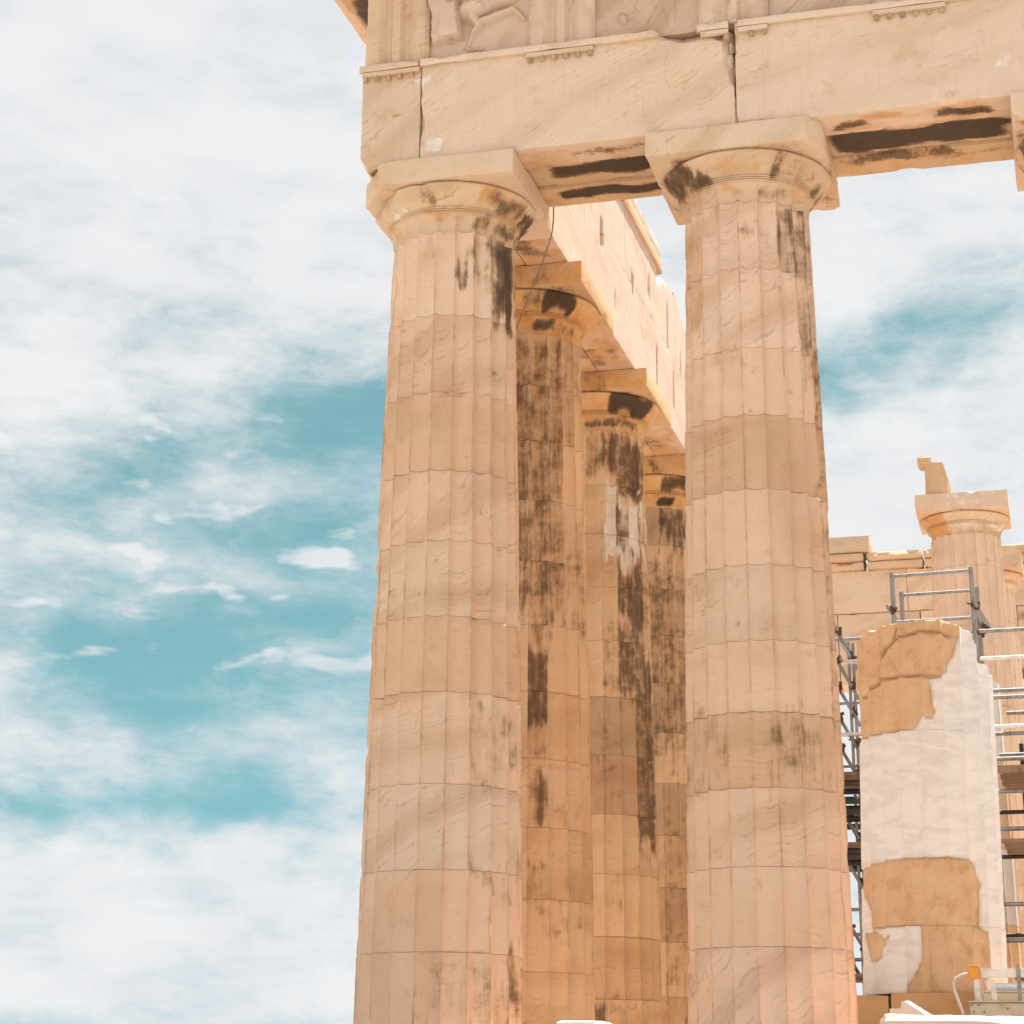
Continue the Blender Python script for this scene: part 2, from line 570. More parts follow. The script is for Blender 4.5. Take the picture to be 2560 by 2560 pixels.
def tube_mesh(pts, r, n=8):
    pts = [Vector(p) for p in pts]
    V, F = [], []
    prev = None
    for i, p in enumerate(pts):
        t = (pts[min(i + 1, len(pts) - 1)] - pts[max(i - 1, 0)]).normalized()
        a = Vector((0, 0, 1)) if abs(t.z) < 0.9 else Vector((1, 0, 0))
        if prev is not None:
            a = prev
        u = (a - t * a.dot(t)).normalized()
        v = t.cross(u)
        prev = u
        for k in range(n):
            th = 2 * math.pi * k / n
            V.append(p + u * math.cos(th) * r + v * math.sin(th) * r)
    for i in range(len(pts) - 1):
        for k in range(n):
            F.append((i * n + k, i * n + (k + 1) % n, (i + 1) * n + (k + 1) % n, (i + 1) * n + k))
    F.append(tuple(reversed(range(n))))
    F.append(tuple((len(pts) - 1) * n + k for k in range(n)))
    return np.array([tuple(v) for v in V]), F


def tube(name, pts, r, mat, parent=None, n=8):
    V, F = tube_mesh(pts, r, n)
    return link_mesh(name, V, F, mat, parent, smooth=50, origin=tuple(pts[0]))


# ------------------------------------------------------------------ setting: ground, crepidoma, floor
def disc(name, R, z, mat, n=96):
    V = [(0, 0, z)]
    F = []
    rings = [8, 20, 40, 80, 160, 400, 1000, R]
    for q in rings:
        for k in range(n):
            t = 2 * math.pi * k / n
            V.append((q * math.cos(t), q * math.sin(t), z))
    for k in range(n):
        F.append((0, 1 + k, 1 + (k + 1) % n))
    for i in range(len(rings) - 1):
        for k in range(n):
            a = 1 + i * n
            F.append((a + k, a + n + k, a + n + (k + 1) % n, a + (k + 1) % n))
    return link_mesh(name, V, F, mat)


ground = disc('ground', 3000, -1.75, gm)
ground['kind'] = 'structure'
ground['label'] = 'pale dusty limestone ground around the temple'

STYLO = empty('stylobate_steps')
STYLO['kind'] = 'structure'
STYLO['label'] = 'stepped marble platform the columns stand on'
rng = random.Random(5)
for lv, (e, zt) in enumerate(((1.05, 0.0), (1.75, -0.55), (2.45, -1.10))):
    zb = zt - 0.55
    # front row of blocks and the flank row
    x = -e
    k = 0
    while x < 31:
        L = 1.42 * (1 + rng.uniform(-.06, .06))
        block('step_block', (x + .003, x + L - .003, -e, -e + 1.5, zb if lv == 2 else zb, zt), STONE, STYLO, jit(TAN, rng), seg=0.5, chip=.02, seed=300 + k + lv * 40)
        x += L
        k += 1
    y = -e + 1.5
    while y < 40:
        L = 1.9 * (1 + rng.uniform(-.06, .06))
        block('step_block', (-e, -e + 1.5, y + .003, y + L - .003, zb, zt), STONE, STYLO, jit(TAN, rng), seg=0.6, chip=.02, seed=500 + k + lv * 40)
        y += L
        k += 1
fl = link_mesh('temple_floor', *grid_box(0.45, 30, 0.45, 66, -1.7, -0.006, seg=3.0), STONE, color=(.50, .42, .34))
fl['kind'] = 'structure'
fl['label'] = 'pale marble floor inside the colonnade'

ISTEP = empty('inner_step', (0, 0, 0))
ISTEP['kind'] = 'structure'
ISTEP['label'] = 'ochre marble step under the inner columns'
xs = [3.3, 4.6, 5.66, 7.2, 8.9, 10.5, 12.2, 14.0]
for i in range(len(xs) - 1):
    block('step_block', (xs[i] + .004, xs[i + 1] - .004, 3.9, 5.6, 0.0, 0.83 if i else 0.80), STONE, ISTEP, jit((0.55, 0.35, 0.19), rng, .04), seg=0.15, chip=.02, seed=700 + i, r=.015)
y = 5.6
while y < 24:
    for i, (a, bb) in enumerate(((3.3, 5.0), (5.0, 6.9), (6.9, 9.0))):
        block('step_block', (a + .004, bb - .004, y + .004, y + 1.83, 0.0, 0.82), STONE, ISTEP, jit(OCHRE, rng), seg=0.5, seed=730 + i)
    y += 1.84

# ------------------------------------------------------------------ fluted columns
def flute_ring(theta, R, depth):
    k = theta / (2 * math.pi) * 20
    t = (k - np.floor(k)) * 2 - 1
    return R - depth * np.sqrt(np.clip(1 - t * t, 0, 1)) ** 1.0


def col_wear(th, z, az, stains, seed, fluted=True):
    """stains: (channel, s0, s1, z0, z1, strength[, flutewise]) with s = -1..1 across the side seen from the facade front"""
    a = np.zeros((len(th), 3))
    P = np.stack([np.sin(th), -np.cos(th), z * .55], 1)
    thc = (np.floor(th / (2 * math.pi) * 20 + 1e-6) + .5) / 20 * 2 * math.pi
    s = np.sin((.75 * thc + .25 * th if fluted else th) - az) + (fbm(P, 3.5, seed + 77, 3) - .5) * (.10 if fluted else .2)
    if not fluted:
        P = P * np.array([.5, .5, 1])
    z = z + (fbm(P * np.array([1, 1, .5]), 9.0, seed + 88, 3) - .5) * (.95 if fluted else .22)
    vis = np.cos(th - az) > -0.25
    fl = np.floor(th / (2 * math.pi) * 20 + 1e-6).astype(np.int64)
    for k, stn in enumerate(stains):
        ch, s0, s1, z0, z1, st = stn[:6]
        fw_ = stn[6] if len(stn) > 6 else 0.4
        h = _hash(fl, fl * 0 + k, fl * 0 + 3, seed)
        v = st * softbox(s, s0, s1, 0.05) * softbox(z, z0, z1, min(.22, (z1 - z0) * .4)) * ((1 - fw_ + 2 * fw_ * h) if fluted else 1.0) * vis
        c = 'dow'.index(ch)
        a[:, c] = np.maximum(a[:, c], v)
    return a


def drum_mesh(name, parent, cxyz, z0, z1, Rf, seed, az, stains, color, mat=STONE, nseg=8, rowh=0.085, depth=0.092, scoops=(), rough=1.0,
              topf=None, lean=0.0, extra=None, jitter=0.0015, ph=0.0, smooth_flutes=1.0, gap=0.004):
    rg = random.Random(seed)
    cs = seed // 31
    na = 20 * nseg
    nr = max(4, int((z1 - z0) / rowh))
    tq = np.linspace(0, 1, nseg, endpoint=False)
    tq = np.where(tq == 0, 0, .5 + .5 * np.sign(tq - .5) * np.abs(2 * tq - 1) ** .60)
    th1 = (np.arange(20)[:, None] + tq[None, :]).ravel() / 20 * 2 * math.pi
    zs = np.concatenate([[0, .012, .035], np.linspace(.07, (z1 - z0) - .07, nr), [(z1 - z0) - .035, (z1 - z0) - .012, (z1 - z0)]]) + z0
    TH, Z = np.meshgrid(th1, zs)
    TH = TH.ravel()
    Z = Z.ravel()
    R0 = Rf(Z)
    k = TH / (2 * math.pi) * 20 + 1e-9
    t = (k - np.floor(k)) * 2 - 1
    prof = np.clip(1 - t * t, 0, 1) ** 0.8
    P0 = np.stack([R0 * np.sin(TH), -R0 * np.cos(TH), Z], 1)
    # worn arrises
    fi = np.round(k)
    ar = fbm(np.stack([fi * 3.7, Z * 3.0, Z * 0], 1), 1.0, cs + 11, 3)
    arw = (1 - np.abs(1 - np.abs(t))) ** 6
    worn = (0.003 + 0.024 * sstep(ar, 0.55, 0.82)) * rough
    R = R0 - depth * prof * smooth_flutes - worn * arw
    # faces uneven
    R = R + (fbm(P0, 2.2, cs, 3) - 0.5) * 0.012 * rough + (fbm(P0, 9.0, cs + 3, 2) - 0.5) * 0.009 * rough
    # joint edges: recess, chips
    e = np.minimum(Z - z0, z1 - Z)
    jv = (.03, .10, .65, .05, .22, .02, .35)[seed % 7]
    R = R - (0.0005 + 0.010 * jv) * np.exp(-(e / 0.010) ** 2)
    cn = fbm(P0, 3.2, seed + 21, 3)
    cn2 = fbm(P0 * np.array([1, 1, .4]), 7.0, seed + 31, 2)
    R = R - rough * (.016 + .03 * jv) * sstep(cn, 0.60, 0.82) * np.exp(-(e / (0.05 + 0.05 * cn2)) ** 2)
    for (s_, zc, ws, wz, dp) in scoops:
        sa = np.sin(TH - az) - s_
        v = np.cos(TH - az) > 0
        q = (sa / ws) ** 2 + ((Z - zc) / wz) ** 2 + (fbm(P0, 6, seed + 41, 3) - .5) * 1.2
        R = R - dp * (1 - sstep(q, 0.55, 1.15)) * v
    if extra is not None:
        R = R + extra(TH, Z)
    lx, ly = rg.uniform(-jitter, jitter), rg.uniform(-jitter, jitter)
    X = R * np.sin(TH + ph) + lx
    Y = -R * np.cos(TH + ph) + ly
    ZZ = Z.copy()
    if topf is not None:
        lim = topf(TH) + (fbm(P0, 5, seed + 61, 3) - .5) * .08
        over = ZZ > lim
        # broken top: surface folds inwards above the fracture line
        ov = np.clip(ZZ - lim, 0, None)
        X = np.where(over, X * np.clip(1 - ov * 1.3, 0.15, 1), X)
        Y = np.where(over, Y * np.clip(1 - ov * 1.3, 0.15, 1), Y)
        ZZ = np.where(over, lim + ov * 0.18, ZZ)
    ZZ = np.where(Z == z0, ZZ + gap, ZZ)
    X = X + lean * (ZZ - cxyz[2])
    V = np.stack([X, Y, ZZ - cxyz[2]], 1)
    rows = len(zs)
    F = []
    for r_ in range(rows - 1):
        a = r_ * na
        b_ = a + na
        for c in range(na):
            c2 = c + 1 if c + 1 < na else 0
            F.append((a + c, a + c2, b_ + c2, b_ + c))
    F.append(tuple(range(na - 1, -1, -1)))
    F.append(tuple((rows - 1) * na + c for c in range(na)))
    wr = col_wear(TH, Z, az, stains, cs % 7)
    if callable(getattr(stains, 'extra', None)):
        wr = np.maximum(wr, stains.extra(TH, Z))
    me = bpy.data.meshes.new(name)
    me.from_pydata(V.tolist(), [], F)
    me.polygons.foreach_set('use_smooth', [True] * len(me.polygons))
    me.set_sharp_from_angle(angle=math.radians(24))
    ca = me.color_attributes.new('wear', 'FLOAT_COLOR', 'POINT')
    a4 = np.zeros((len(V), 4))
    a4[:, 3] = np.where(np.abs(t) > .985, .9, 0) * (.3 + .7 * sstep(fbm(np.stack([fi * 5.1, Z * 1.4, Z * 0], 1), 1.0, cs + 13, 3), .35, .65)) + jv * 1.1 * np.exp(-(e / .014) ** 2) * sstep(fbm(P0, 2.5, seed + 17, 3), .30, .60)
    a4[:, :3] = np.clip(wr, 0, 4)
    ca.data.foreach_set('color', a4.ravel())
    ta = me.attributes.new('tone', 'FLOAT', 'POINT')
    fidx = np.floor(k).astype(np.int64)
    tn = .5 + (_hash(fidx, fidx * 0 + 5, fidx * 0 + 1, cs) - .5) * .32 + (fbm(P0 * np.array([1, 1, .6]), 1.6, cs + 5, 3) - .5) * 1.2
    ta.data.foreach_set('value', np.clip(tn, 0, 1))
    me.materials.append(mat)
    o = bpy.data.objects.new(name, me)
    COL.objects.link(o)
    o.parent = parent
    o.color = (*color, 1.0)
    return o


def capital(parent, cxyz, z_neck, z_ab, z_top, Rn, Re, w, az, seed, color, stains=(), chops=(), ab_chops=(), ab_stains=(), mat=STONE, nseg=6, ab_color=None, lean=0.0):
    """necking with flute ends, three annulets, echinus; the abacus is a sub-part"""
    na = 20 * nseg
    hz = z_ab - z_neck
    an0 = z_neck + hz * 0.40
    prof = [(z_neck, Rn - .012), (z_neck + .010, Rn), (z_neck + .06, Rn + .002), (z_neck + hz * .18, Rn + .008), (z_neck + hz * .30, Rn + .018), (an0 - .012, Rn + .028)]
    for q in range(3):
        zz = an0 + q * 0.021
        prof += [(zz, Rn + .024 + q * .010), (zz + .003, Rn + .048 + q * .012), (zz + .013, Rn + .052 + q * .012), (zz + .016, Rn + .030 + q * .011)]
    za = an0 + .068
    rs = Rn + .066
    for q in range(9):
        u = q / 8
        prof.append((za + (z_ab - .055 - za) * u, rs + (Re - rs) * (u ** 0.80)))
    prof += [(z_ab - .035, Re + .012), (z_ab - .015, Re + .004), (z_ab + .002, Re - .03), (z_ab + .002, 0.3)]
    th1 = np.arange(na) / na * 2 * math.pi
    V = []
    for (zz, rr) in prof:
        dep = 0.092 * np.clip(1 - (zz - z_neck) / (an0 - z_neck), 0, 1) ** 0.5 if zz < an0 else 0.0
        k = th1 / (2 * math.pi) * 20
        t = (k - np.floor(k)) * 2 - 1
        R = rr - dep * np.clip(1 - t * t, 0, 1) ** .8
        V.append(np.stack([R * np.sin(th1), -R * np.cos(th1), np.full(na, zz)], 1))
    V = np.concatenate(V)
    TH = np.tile(th1, len(prof))
    n = fbm(V, 3.0, seed, 3) - .5
    n2 = fbm(V, 4.0, seed + 9, 3)
    rr = np.hypot(V[:, 0], V[:, 1])
    dr = n * .018 - .05 * sstep(n2, .64, .84)
    dr = np.where(rr < .35, 0, dr)
    V[:, 0] *= 1 + dr / rr
    V[:, 1] *= 1 + dr / rr
    Zs = V[:, 2].copy()
    W_ = V + np.array([cxyz[0], cxyz[1], 0])
    for cpar in chops:
        W_ = chop(W_, *cpar)
    F = []
    for r_ in range(len(prof) - 1):
        a = r_ * na
        for c in range(na):
            c2 = (c + 1) % na
            F.append((a + c, a + c2, a + na + c2, a + na + c))
    W_[:, 0] += lean * (Zs - cxyz[2])
    wr = col_wear(TH, Zs, az, stains, seed % 7, False)
    cap = link_mesh('capital', W_, F, mat, parent, wr, 30, color, (cxyz[0], cxyz[1], cxyz[2]))
    b = (cxyz[0] - w, cxyz[0] + w, cxyz[1] - w, cxyz[1] + w, z_ab + .003, z_top)
    VV, FF = grid_box(*b, seg=0.075)
    VV = wear_box(VV, b, .008, .004, .045, seed + 3)
    for cpar in ab_chops:
        VV = chop(VV, *cpar)
    VV[:, 0] += lean * (z_top - cxyz[2])
    ab = link_mesh('abacus', VV, FF, mat, None, wear_boxes(VV, ab_stains), 28, ab_color or color, (cxyz[0], cxyz[1], cxyz[2]))
    ab.parent = cap
    ab.location = (0, 0, 0)
    return cap


def column(label, cx, cy, joints, Rb, Rt, z_ab, z_top, w, seed, tints, stains=(), group=None, az=0.2, chops=(), ab_chops=(), ab_stains=(),
           cap_stains=(), scoops=(), rough=1.0, cap_color=None, ab_color=None, nseg=10, rowh=.085, Re=None, lean=0.0, mats=None):
    base = joints[0]
    o = empty('doric_column', (cx, cy, base), label, 'column', group)
    H = joints[-1] - base

    def Rf(z):
        u = (z - base) / H
        return Rb + (Rt - Rb) * u + 0.018 * np.sin(math.pi * np.clip(u, 0, 1))
    rg = random.Random(seed)
    for i in range(len(joints) - 1):
        c = tints[i % len(tints)]
        drum_mesh('drum', o, (cx, cy, base), joints[i], joints[i + 1], Rf, seed * 31 + i, az, stains, jit(c, rg, .03), nseg=nseg, rowh=rowh,
                  scoops=scoops, rough=rough, lean=lean, mat=(mats[i % len(mats)] if mats else STONE))
    capital(o, (cx, cy, base), joints[-1], z_ab, z_top, Rt, Re or w - .03, w, az, seed * 7, cap_color or tints[-1], cap_stains, chops, ab_chops, ab_stains,
            ab_color=ab_color, lean=lean)
    return o


AZ = lambda x, y: math.atan2(6.85 - x, y + 22.16)
ZA, ZT = 10.111, 10.43
D1 = 3.703
GRP_F = 'columns of the temple facade'
GRP_K = 'columns of the temple flank'

# corner column
j1 = [0.0, 1.05, 1.92, 2.85, 3.88, 4.75, 5.64, 6.50, 7.48, 8.47, 9.57]
column('weathered corner column with broken left capital edge and dark streaks under the capital', 0, 0, j1, 0.945, 0.762, ZA, ZT, 1.045, 1,
       [TAN, TAN, ROSE, TAN, TAN_D, TAN, TAN, TAN_D, TAN, ROSE],
       stains=[('d', .50, .72, 8.75, 9.65, .80, .2), ('d', .72, .98, 8.45, 9.65, 1.0, .3), ('d', .28, .46, 8.85, 9.6, .62, .2), ('d', .1, .28, 8.95, 9.2, .45, .3),
               ('o', -.98, -.72, 8.2, 9.4, .55), ('o', -.5, -.2, 9.0, 9.6, .35), ('d', .82, 1.0, .2, 1.05, .62), ('d', .1, .95, .1, .9, .34),
               ('d', -.22, -.05, .2, 1.0, .38), ('d', .65, .97, 3.0, 3.9, .34), ('d', .3, .95, 3.0, 3.8, .26), ('w', -.62, -.42, 6.1, 6.5, .42),
               ('w', -.70, -.45, 5.5, 6.3, .36), ('d', .3, .98, 1.7, 1.98, .30)],
       group=GRP_F, az=AZ(0, 0),
       scoops=[(.05, 7.48, .16, .07, .045), (.62, 4.78, .3, .10, .035), (-.99, 5.25, .03, .25, .03), (.25, 6.5, .3, .05, .02), (-.99, 3.3, .03, .05, .03)],
       chops=[((-.74, -.53, 10.1), (-.80, -.58, .10), .06, 3, 5.0), ],
       ab_chops=[((-.62, -1.045, 10.3), (-.81, -.58, -.05), .05, 5, 5.0)],
       ab_stains=[('d', -.2, .5, -1.0, -.9, 10.0, 10.14, .8, .1), ('d', -.9, -.5, -1.1, -.2, 10.0, 10.2, .3, .1)],
       cap_stains=[('d', .42, .88, 9.86, 10.05, .66), ('d', -.5, -.3, 9.87, 10.05, .62), ('d', .3, .55, 9.6, 9.76, .72), ('d', .62, .98, 9.6, 9.8, .62), ('d', .9, 1.0, 9.8, 10.02, 1.2),
                   ('o', -1, -.85, 9.6, 10.05, .7), ('w', -.97, -.66, 9.78, 10.1, .46), ('o', .3, .9, 9.8, 10.1, .7), ('o', -.6, .6, 9.75, 9.86, .45)],
       cap_color=(0.60, .44, .29), ab_color=(0.63, .47, .33))

# second facade column
j2 = [0.0, 1.08, 1.89, 2.71, 3.52, 4.30, 5.15, 6.02, 6.90, 7.72, 8.71, 9.58]
column('facade column standing between the corner column and the scaffolded white column', D1, 0, j2, 0.905, 0.752, ZA, ZT, 1.045, 2,
       [ROSE, TAN, TAN, TAN_D, TAN, TAN, TAN, TAN_D, TAN, ROSE, ROSE],
       stains=[('d', .42, .62, 8.85, 9.5, .72, .2), ('d', .62, .84, 8.7, 9.5, .62), ('d', .80, .99, 7.2, 9.5, .50), ('d', .9, 1.0, 5.9, 8.5, .42), ('d', .05, .35, 9.05, 9.5, .30),
               ('o', -1, -.7, 8.2, 9.5, .45), ('d', -.6, -.45, 9.3, 9.55, .5), ('d', .85, 1.0, 3.3, 5.8, .32), ('d', .0, .95, 2.75, 3.5, .33), ('d', -.97, -.5, 2.72, 3.5, .26),
               ('d', -.2, .2, 9.3, 9.56, .34)],
       group=GRP_F, az=AZ(D1, 0),
       scoops=[(-.35, 7.66, .26, .10, .05), (-.30, 7.40, .18, .16, .030), (.93, 6.1, .06, .12, .05), (-.42, 5.0, .06, .06, .02), (-.98, 8.9, .03, .2, .03)],
       ab_chops=[((4.55, -1.045, 10.2), (.80, -.60, 0.0), .03, 8, 2.0)],
       ab_stains=[('d', 2.95, 3.45, -.95, .2, 10.0, 10.14, 1.0, .12), ('d', 3.9, 4.3, -1.0, -.9, 10.0, 10.14, .7, .08), ('d', 4.6, 4.8, -.2, .9, 10.0, 10.2, .45, .1),
                  ('d', 4.70, 4.8, .5, 1.0, 10.1, 10.35, .5, .1)],
       cap_stains=[('d', -.98, -.66, 9.84, 10.1, 1.0, .3), ('d', -.70, -.50, 9.82, 9.98, .92, .2), ('d', .34, .50, 9.84, 10.1, .75), ('d', .52, .86, 9.84, 10.05, .42), ('d', .9, 1.0, 9.8, 9.95, .8),
                   ('d', .2, .7, 9.62, 9.75, .40), ('o', -.45, .0, 9.66, 9.78, .75), ('o', -.4, .2, 9.85, 10.1, .42), ('o', -1, -.8, 9.6, 9.9, .5), ('o', .6, 1, 9.6, 9.9, .5)],
       cap_color=(0.60, .44, .30), ab_color=(0.65, .49, .35))

# third facade column (only its left edge is in the picture)
j3 = [0.0, .98, 1.9, 2.8, 3.7, 4.6, 5.5, 6.4, 7.3, 8.2, 8.9, 9.58]
column('facade column at the edge of view, beyond the second bay', D1 + 4.235, 0, j3, 0.905, 0.752, ZA, ZT, 1.045, 3,
       [TAN, ROSE, TAN, TAN_D], stains=[('d', -.98, -.5, 8.6, 9.5, .5), ('d', .5, .9, 8.6, 9.5, .6)], group=GRP_F, az=AZ(7.94, 0), nseg=6, rowh=.14,
       ab_stains=[('d', 6.98, 7.5, -.9, .4, 10.0, 10.14, 1.0, .12)], cap_stains=[('d', -.98, -.75, 9.8, 10.1, 1.0)], ab_color=(0.65, .49, .35))

column('plain facade column carrying the outer end of the beam, beyond the picture edge', D1 + 8.47, 0, j3, 0.905, 0.752, ZA, ZT, 1.045, 12,
       [TAN, ROSE, TAN_D], stains=[('d', .5, .9, 8.6, 9.5, .6)], group=GRP_F, az=AZ(12.1, 0), nseg=4, rowh=.3)

# flank columns
jf = lambda o: [0.0] + [round(v + o, 3) for v in (.98, 1.86, 2.75, 3.62, 4.50, 5.38, 6.25, 7.10, 7.95, 8.75)] + [9.57]
column('stained flank column just behind the corner column, long brown streaks down its flutes', 0, 3.60, jf(.05), 0.945, 0.762, ZA, ZT, 1.045, 4,
       [OCHRE, OCHRE, OCHRE_D, OCHRE, OCHRE_D, OCHRE, OCHRE],
       stains=[('d', .18, .42, 5.2, 9.5, .74, .3), ('d', .42, .68, 5.4, 9.5, .70, .25), ('d', .68, .86, 7.9, 9.5, .58), ('d', .84, .99, 8.6, 9.5, .36), ('d', -.6, .2, 5.6, 9.5, .5),
               ('d', .10, .42, 3.9, 5.2, .66), ('d', .2, .5, 2.85, 3.6, .62), ('d', .5, .9, 2.7, 3.2, .34), ('d', .1, .9, 1.5, 2.3, .30), ('o', .0, 1, 0, 9.6, .24), ('d', .68, .95, 5.3, 7.0, .36)],
       group=GRP_K, az=AZ(0, 3.6), scoops=[(.35, .62, .4, .07, .04), (.55, 3.58, .5, .05, .03), (.9, 6.3, .1, .06, .03)],
       ab_stains=[('d', -.9, .2, 2.5, 2.6, 10.0, 10.5, .35, .1), ('d', .3, .6, 2.5, 2.6, 10.1, 10.45, .5, .06), ('d', -.2, .9, 2.6, 3.2, 10.0, 10.14, .7, .1), ('o', -1, 1.1, 2.5, 2.6, 10, 10.5, .75, .1)],
       cap_stains=[('d', .22, .66, 9.86, 10.12, 1.5, .0), ('d', -.1, .2, 9.86, 10.1, .62), ('d', .1, .5, 9.62, 9.76, 1.0), ('d', .5, .85, 9.62, 9.76, .55), ('o', -.6, 1, 9.57, 10.12, .95)],
       cap_color=(.56, .36, .19), ab_color=(.57, .38, .21))
column('second flank column back from the corner, black-streaked with a pale patch near the top', 0, 8.07, jf(-.1), 0.945, 0.762, ZA, ZT, 1.045, 5,
       [OCHRE, OCHRE_D, OCHRE, OCHRE, (.50, .33, .20), (.46, .32, .20), OCHRE],
       stains=[('d', -.3, .6, 8.8, 9.5, .72, .3), ('d', .3, .98, 8.55, 9.5, .80, .3), ('w', .22, .97, 7.45, 8.55, 1.0, .0), ('d', .42, .58, 7.7, 8.35, .92, .0), ('d', .68, .76, 7.7, 8.25, .9, .0),
               ('d', .86, .97, 7.4, 8.4, .62, .1), ('d', .30, .66, 6.5, 7.4, .72, .2), ('d', .66, .98, 6.3, 7.5, .70, .2), ('w', .74, .92, 5.9, 7.2, .46, .1), ('d', .1, .8, 5.2, 6.4, .52),
               ('d', .72, .97, 2.9, 6.2, .74, .2), ('d', -.3, .5, 3.5, 5.2, .38), ('d', -.3, .5, .2, 1.0, .5), ('d', .0, .5, 2.0, 2.9, .34), ('o', -.4, 1, 0, 6.5, .24), ('w', .3, .7, 5.25, 5.6, .55)],
       group=GRP_K, az=AZ(0, 8.07), scoops=[(.6, 8.0, .42, .5, .035), (.75, 8.6, .3, .06, .05)],
       chops=[((.95, 7.4, 9.9), (.9, -.4, -.1), .04, 6, 4.0)],
       ab_stains=[('d', -.9, .45, 6.9, 7.1, 10.0, 10.5, .42, .1), ('d', .1, .35, 6.9, 7.1, 10.0, 10.45, .6, .06), ('o', -1, 1.1, 6.9, 7.1, 10, 10.5, .7, .1), ('d', -.2, .9, 7.2, 7.6, 10.0, 10.14, .9, .1)],
       cap_stains=[('d', .2, .86, 9.84, 10.12, 1.6, .0), ('d', -.3, .8, 9.62, 9.76, .8, .3), ('o', -.6, 1, 9.57, 10.12, .75)],
       cap_color=(.57, .38, .21), ab_color=(.58, .40, .23))
column('third flank column back from the corner, mostly hidden by the facade column', 0, 12.75, jf(.12), 0.945, 0.762, ZA, ZT, 1.045, 6,
       [(.50, .34, .21), OCHRE, (.48, .33, .21), OCHRE_D],
       stains=[('d', .2, .9, 8.9, 9.5, .75, .3), ('d', -.3, .9, 5.0, 8.6, .42, .3), ('d', .1, .9, 1.0, 4.6, .40), ('o', -.4, 1, 0, 4, .3), ('d', .1, .8, .0, .8, .6)],
       group=GRP_K, az=AZ(0, 12.75), nseg=6, rowh=.12,
       ab_stains=[('d', .1, .35, 11.6, 11.8, 10.0, 10.5, .6, .08), ('o', -1, 1.1, 11.6, 11.8, 10, 10.5, .7, .1)],
       cap_stains=[('d', .15, .9, 9.84, 10.1, 1.1, .3), ('d', .1, .5, 9.62, 9.76, 1.4, .1), ('o', -.6, 1, 9.57, 10.12, .75)], cap_color=(.57, .38, .21), ab_color=(.58, .40, .23))
column('fourth flank column back from the corner, hidden behind the facade column', 0, 17.05, jf(0), 0.945, 0.762, ZA, ZT, 1.045, 7,
       [OCHRE, OCHRE_D, (.48, .33, .21)], stains=[('d', -.3, .9, 8.0, 9.5, .6)], group=GRP_K, az=AZ(0, 17), nseg=4, rowh=.2)

# ------------------------------------------------------------------ facade entablature
ENT = empty('facade_entablature', (0, 0, ZT), 'carved marble beam, frieze and cornice spanning the facade columns', 'entablature')
YF, S1, S2, YB = -.957, -.42, .24, .78
ZAT = 11.81
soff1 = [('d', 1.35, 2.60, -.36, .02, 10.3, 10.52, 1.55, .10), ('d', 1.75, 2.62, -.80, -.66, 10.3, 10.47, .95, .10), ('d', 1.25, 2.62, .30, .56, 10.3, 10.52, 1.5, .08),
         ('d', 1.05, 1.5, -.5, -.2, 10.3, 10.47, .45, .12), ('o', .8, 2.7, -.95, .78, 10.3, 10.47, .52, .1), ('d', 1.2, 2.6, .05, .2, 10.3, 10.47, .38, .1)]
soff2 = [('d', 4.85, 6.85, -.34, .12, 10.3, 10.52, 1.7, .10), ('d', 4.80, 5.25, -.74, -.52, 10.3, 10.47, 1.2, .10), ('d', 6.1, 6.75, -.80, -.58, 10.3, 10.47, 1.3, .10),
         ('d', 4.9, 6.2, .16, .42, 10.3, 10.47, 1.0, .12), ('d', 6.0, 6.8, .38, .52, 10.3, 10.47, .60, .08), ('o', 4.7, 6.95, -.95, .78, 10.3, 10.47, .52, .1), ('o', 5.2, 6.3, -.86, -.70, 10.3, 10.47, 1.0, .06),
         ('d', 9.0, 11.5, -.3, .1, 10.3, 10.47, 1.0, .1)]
front_stain_hole_shade = [('d', -.82, -.70, -.80, -.62, 10.3, 10.5, 1.0, .05), ('d', -.6, -.48, -1.0, -.9, 11.06, 11.14, .85, .03), ('o', 4.9, 6.4, -1.0, -.9, 11.1, 11.55, .26, .2), ('o', 1.2, 2.6, -1.0, -.9, 10.5, 11.3, .24, .3),  # first entry paints in the darkness of a small hole under the corner
               ('w', -.19, .05, -1.0, -.9, 10.5, 10.75, .62, .06), ('w', -.19, .10, -1.0, -.9, 11.25, 11.62, .50, .06), ('o', -1, -.2, -1.0, -.9, 10.4, 11.7, .18, .3),
               ('w', 3.05, 3.7, -1, -.9, 10.43, 10.6, .42, .08), ('w', 6.75, 6.95, -1, -.9, 10.75, 10.95, .55, .05)]


def broken_end(V):
    """the ragged upper right end of the long architrave block"""
    sel = sstep(V[:, 0], 2.80, 2.92) * (1 - sstep(V[:, 0], 3.62, 3.70))
    V = chop(V, (3.1, -.957, 11.63), (0.05, -.62, .78), .10, 71, 3.5, sel)
    sel = sstep(V[:, 2], 10.92, 11.02)
    V = chop(V, (3.64, -.957, 11.3), (.80, -.58, .15), .06, 73, 4.0, sel)
    return V


def arch_row(b0, b1, y0, y1, color, seed, stains, front=False, fn=None, ztop=ZAT):
    return block('architrave_block', (b0, b1, y0, y1, ZT + (.035 if abs(y0 - S1) < .05 else 0), ztop), SMOOTH, ENT, color, seg=0.065, r=.006, amp=.005, chip=.035, seed=seed, stains=stains, fn=fn, maxn=70)


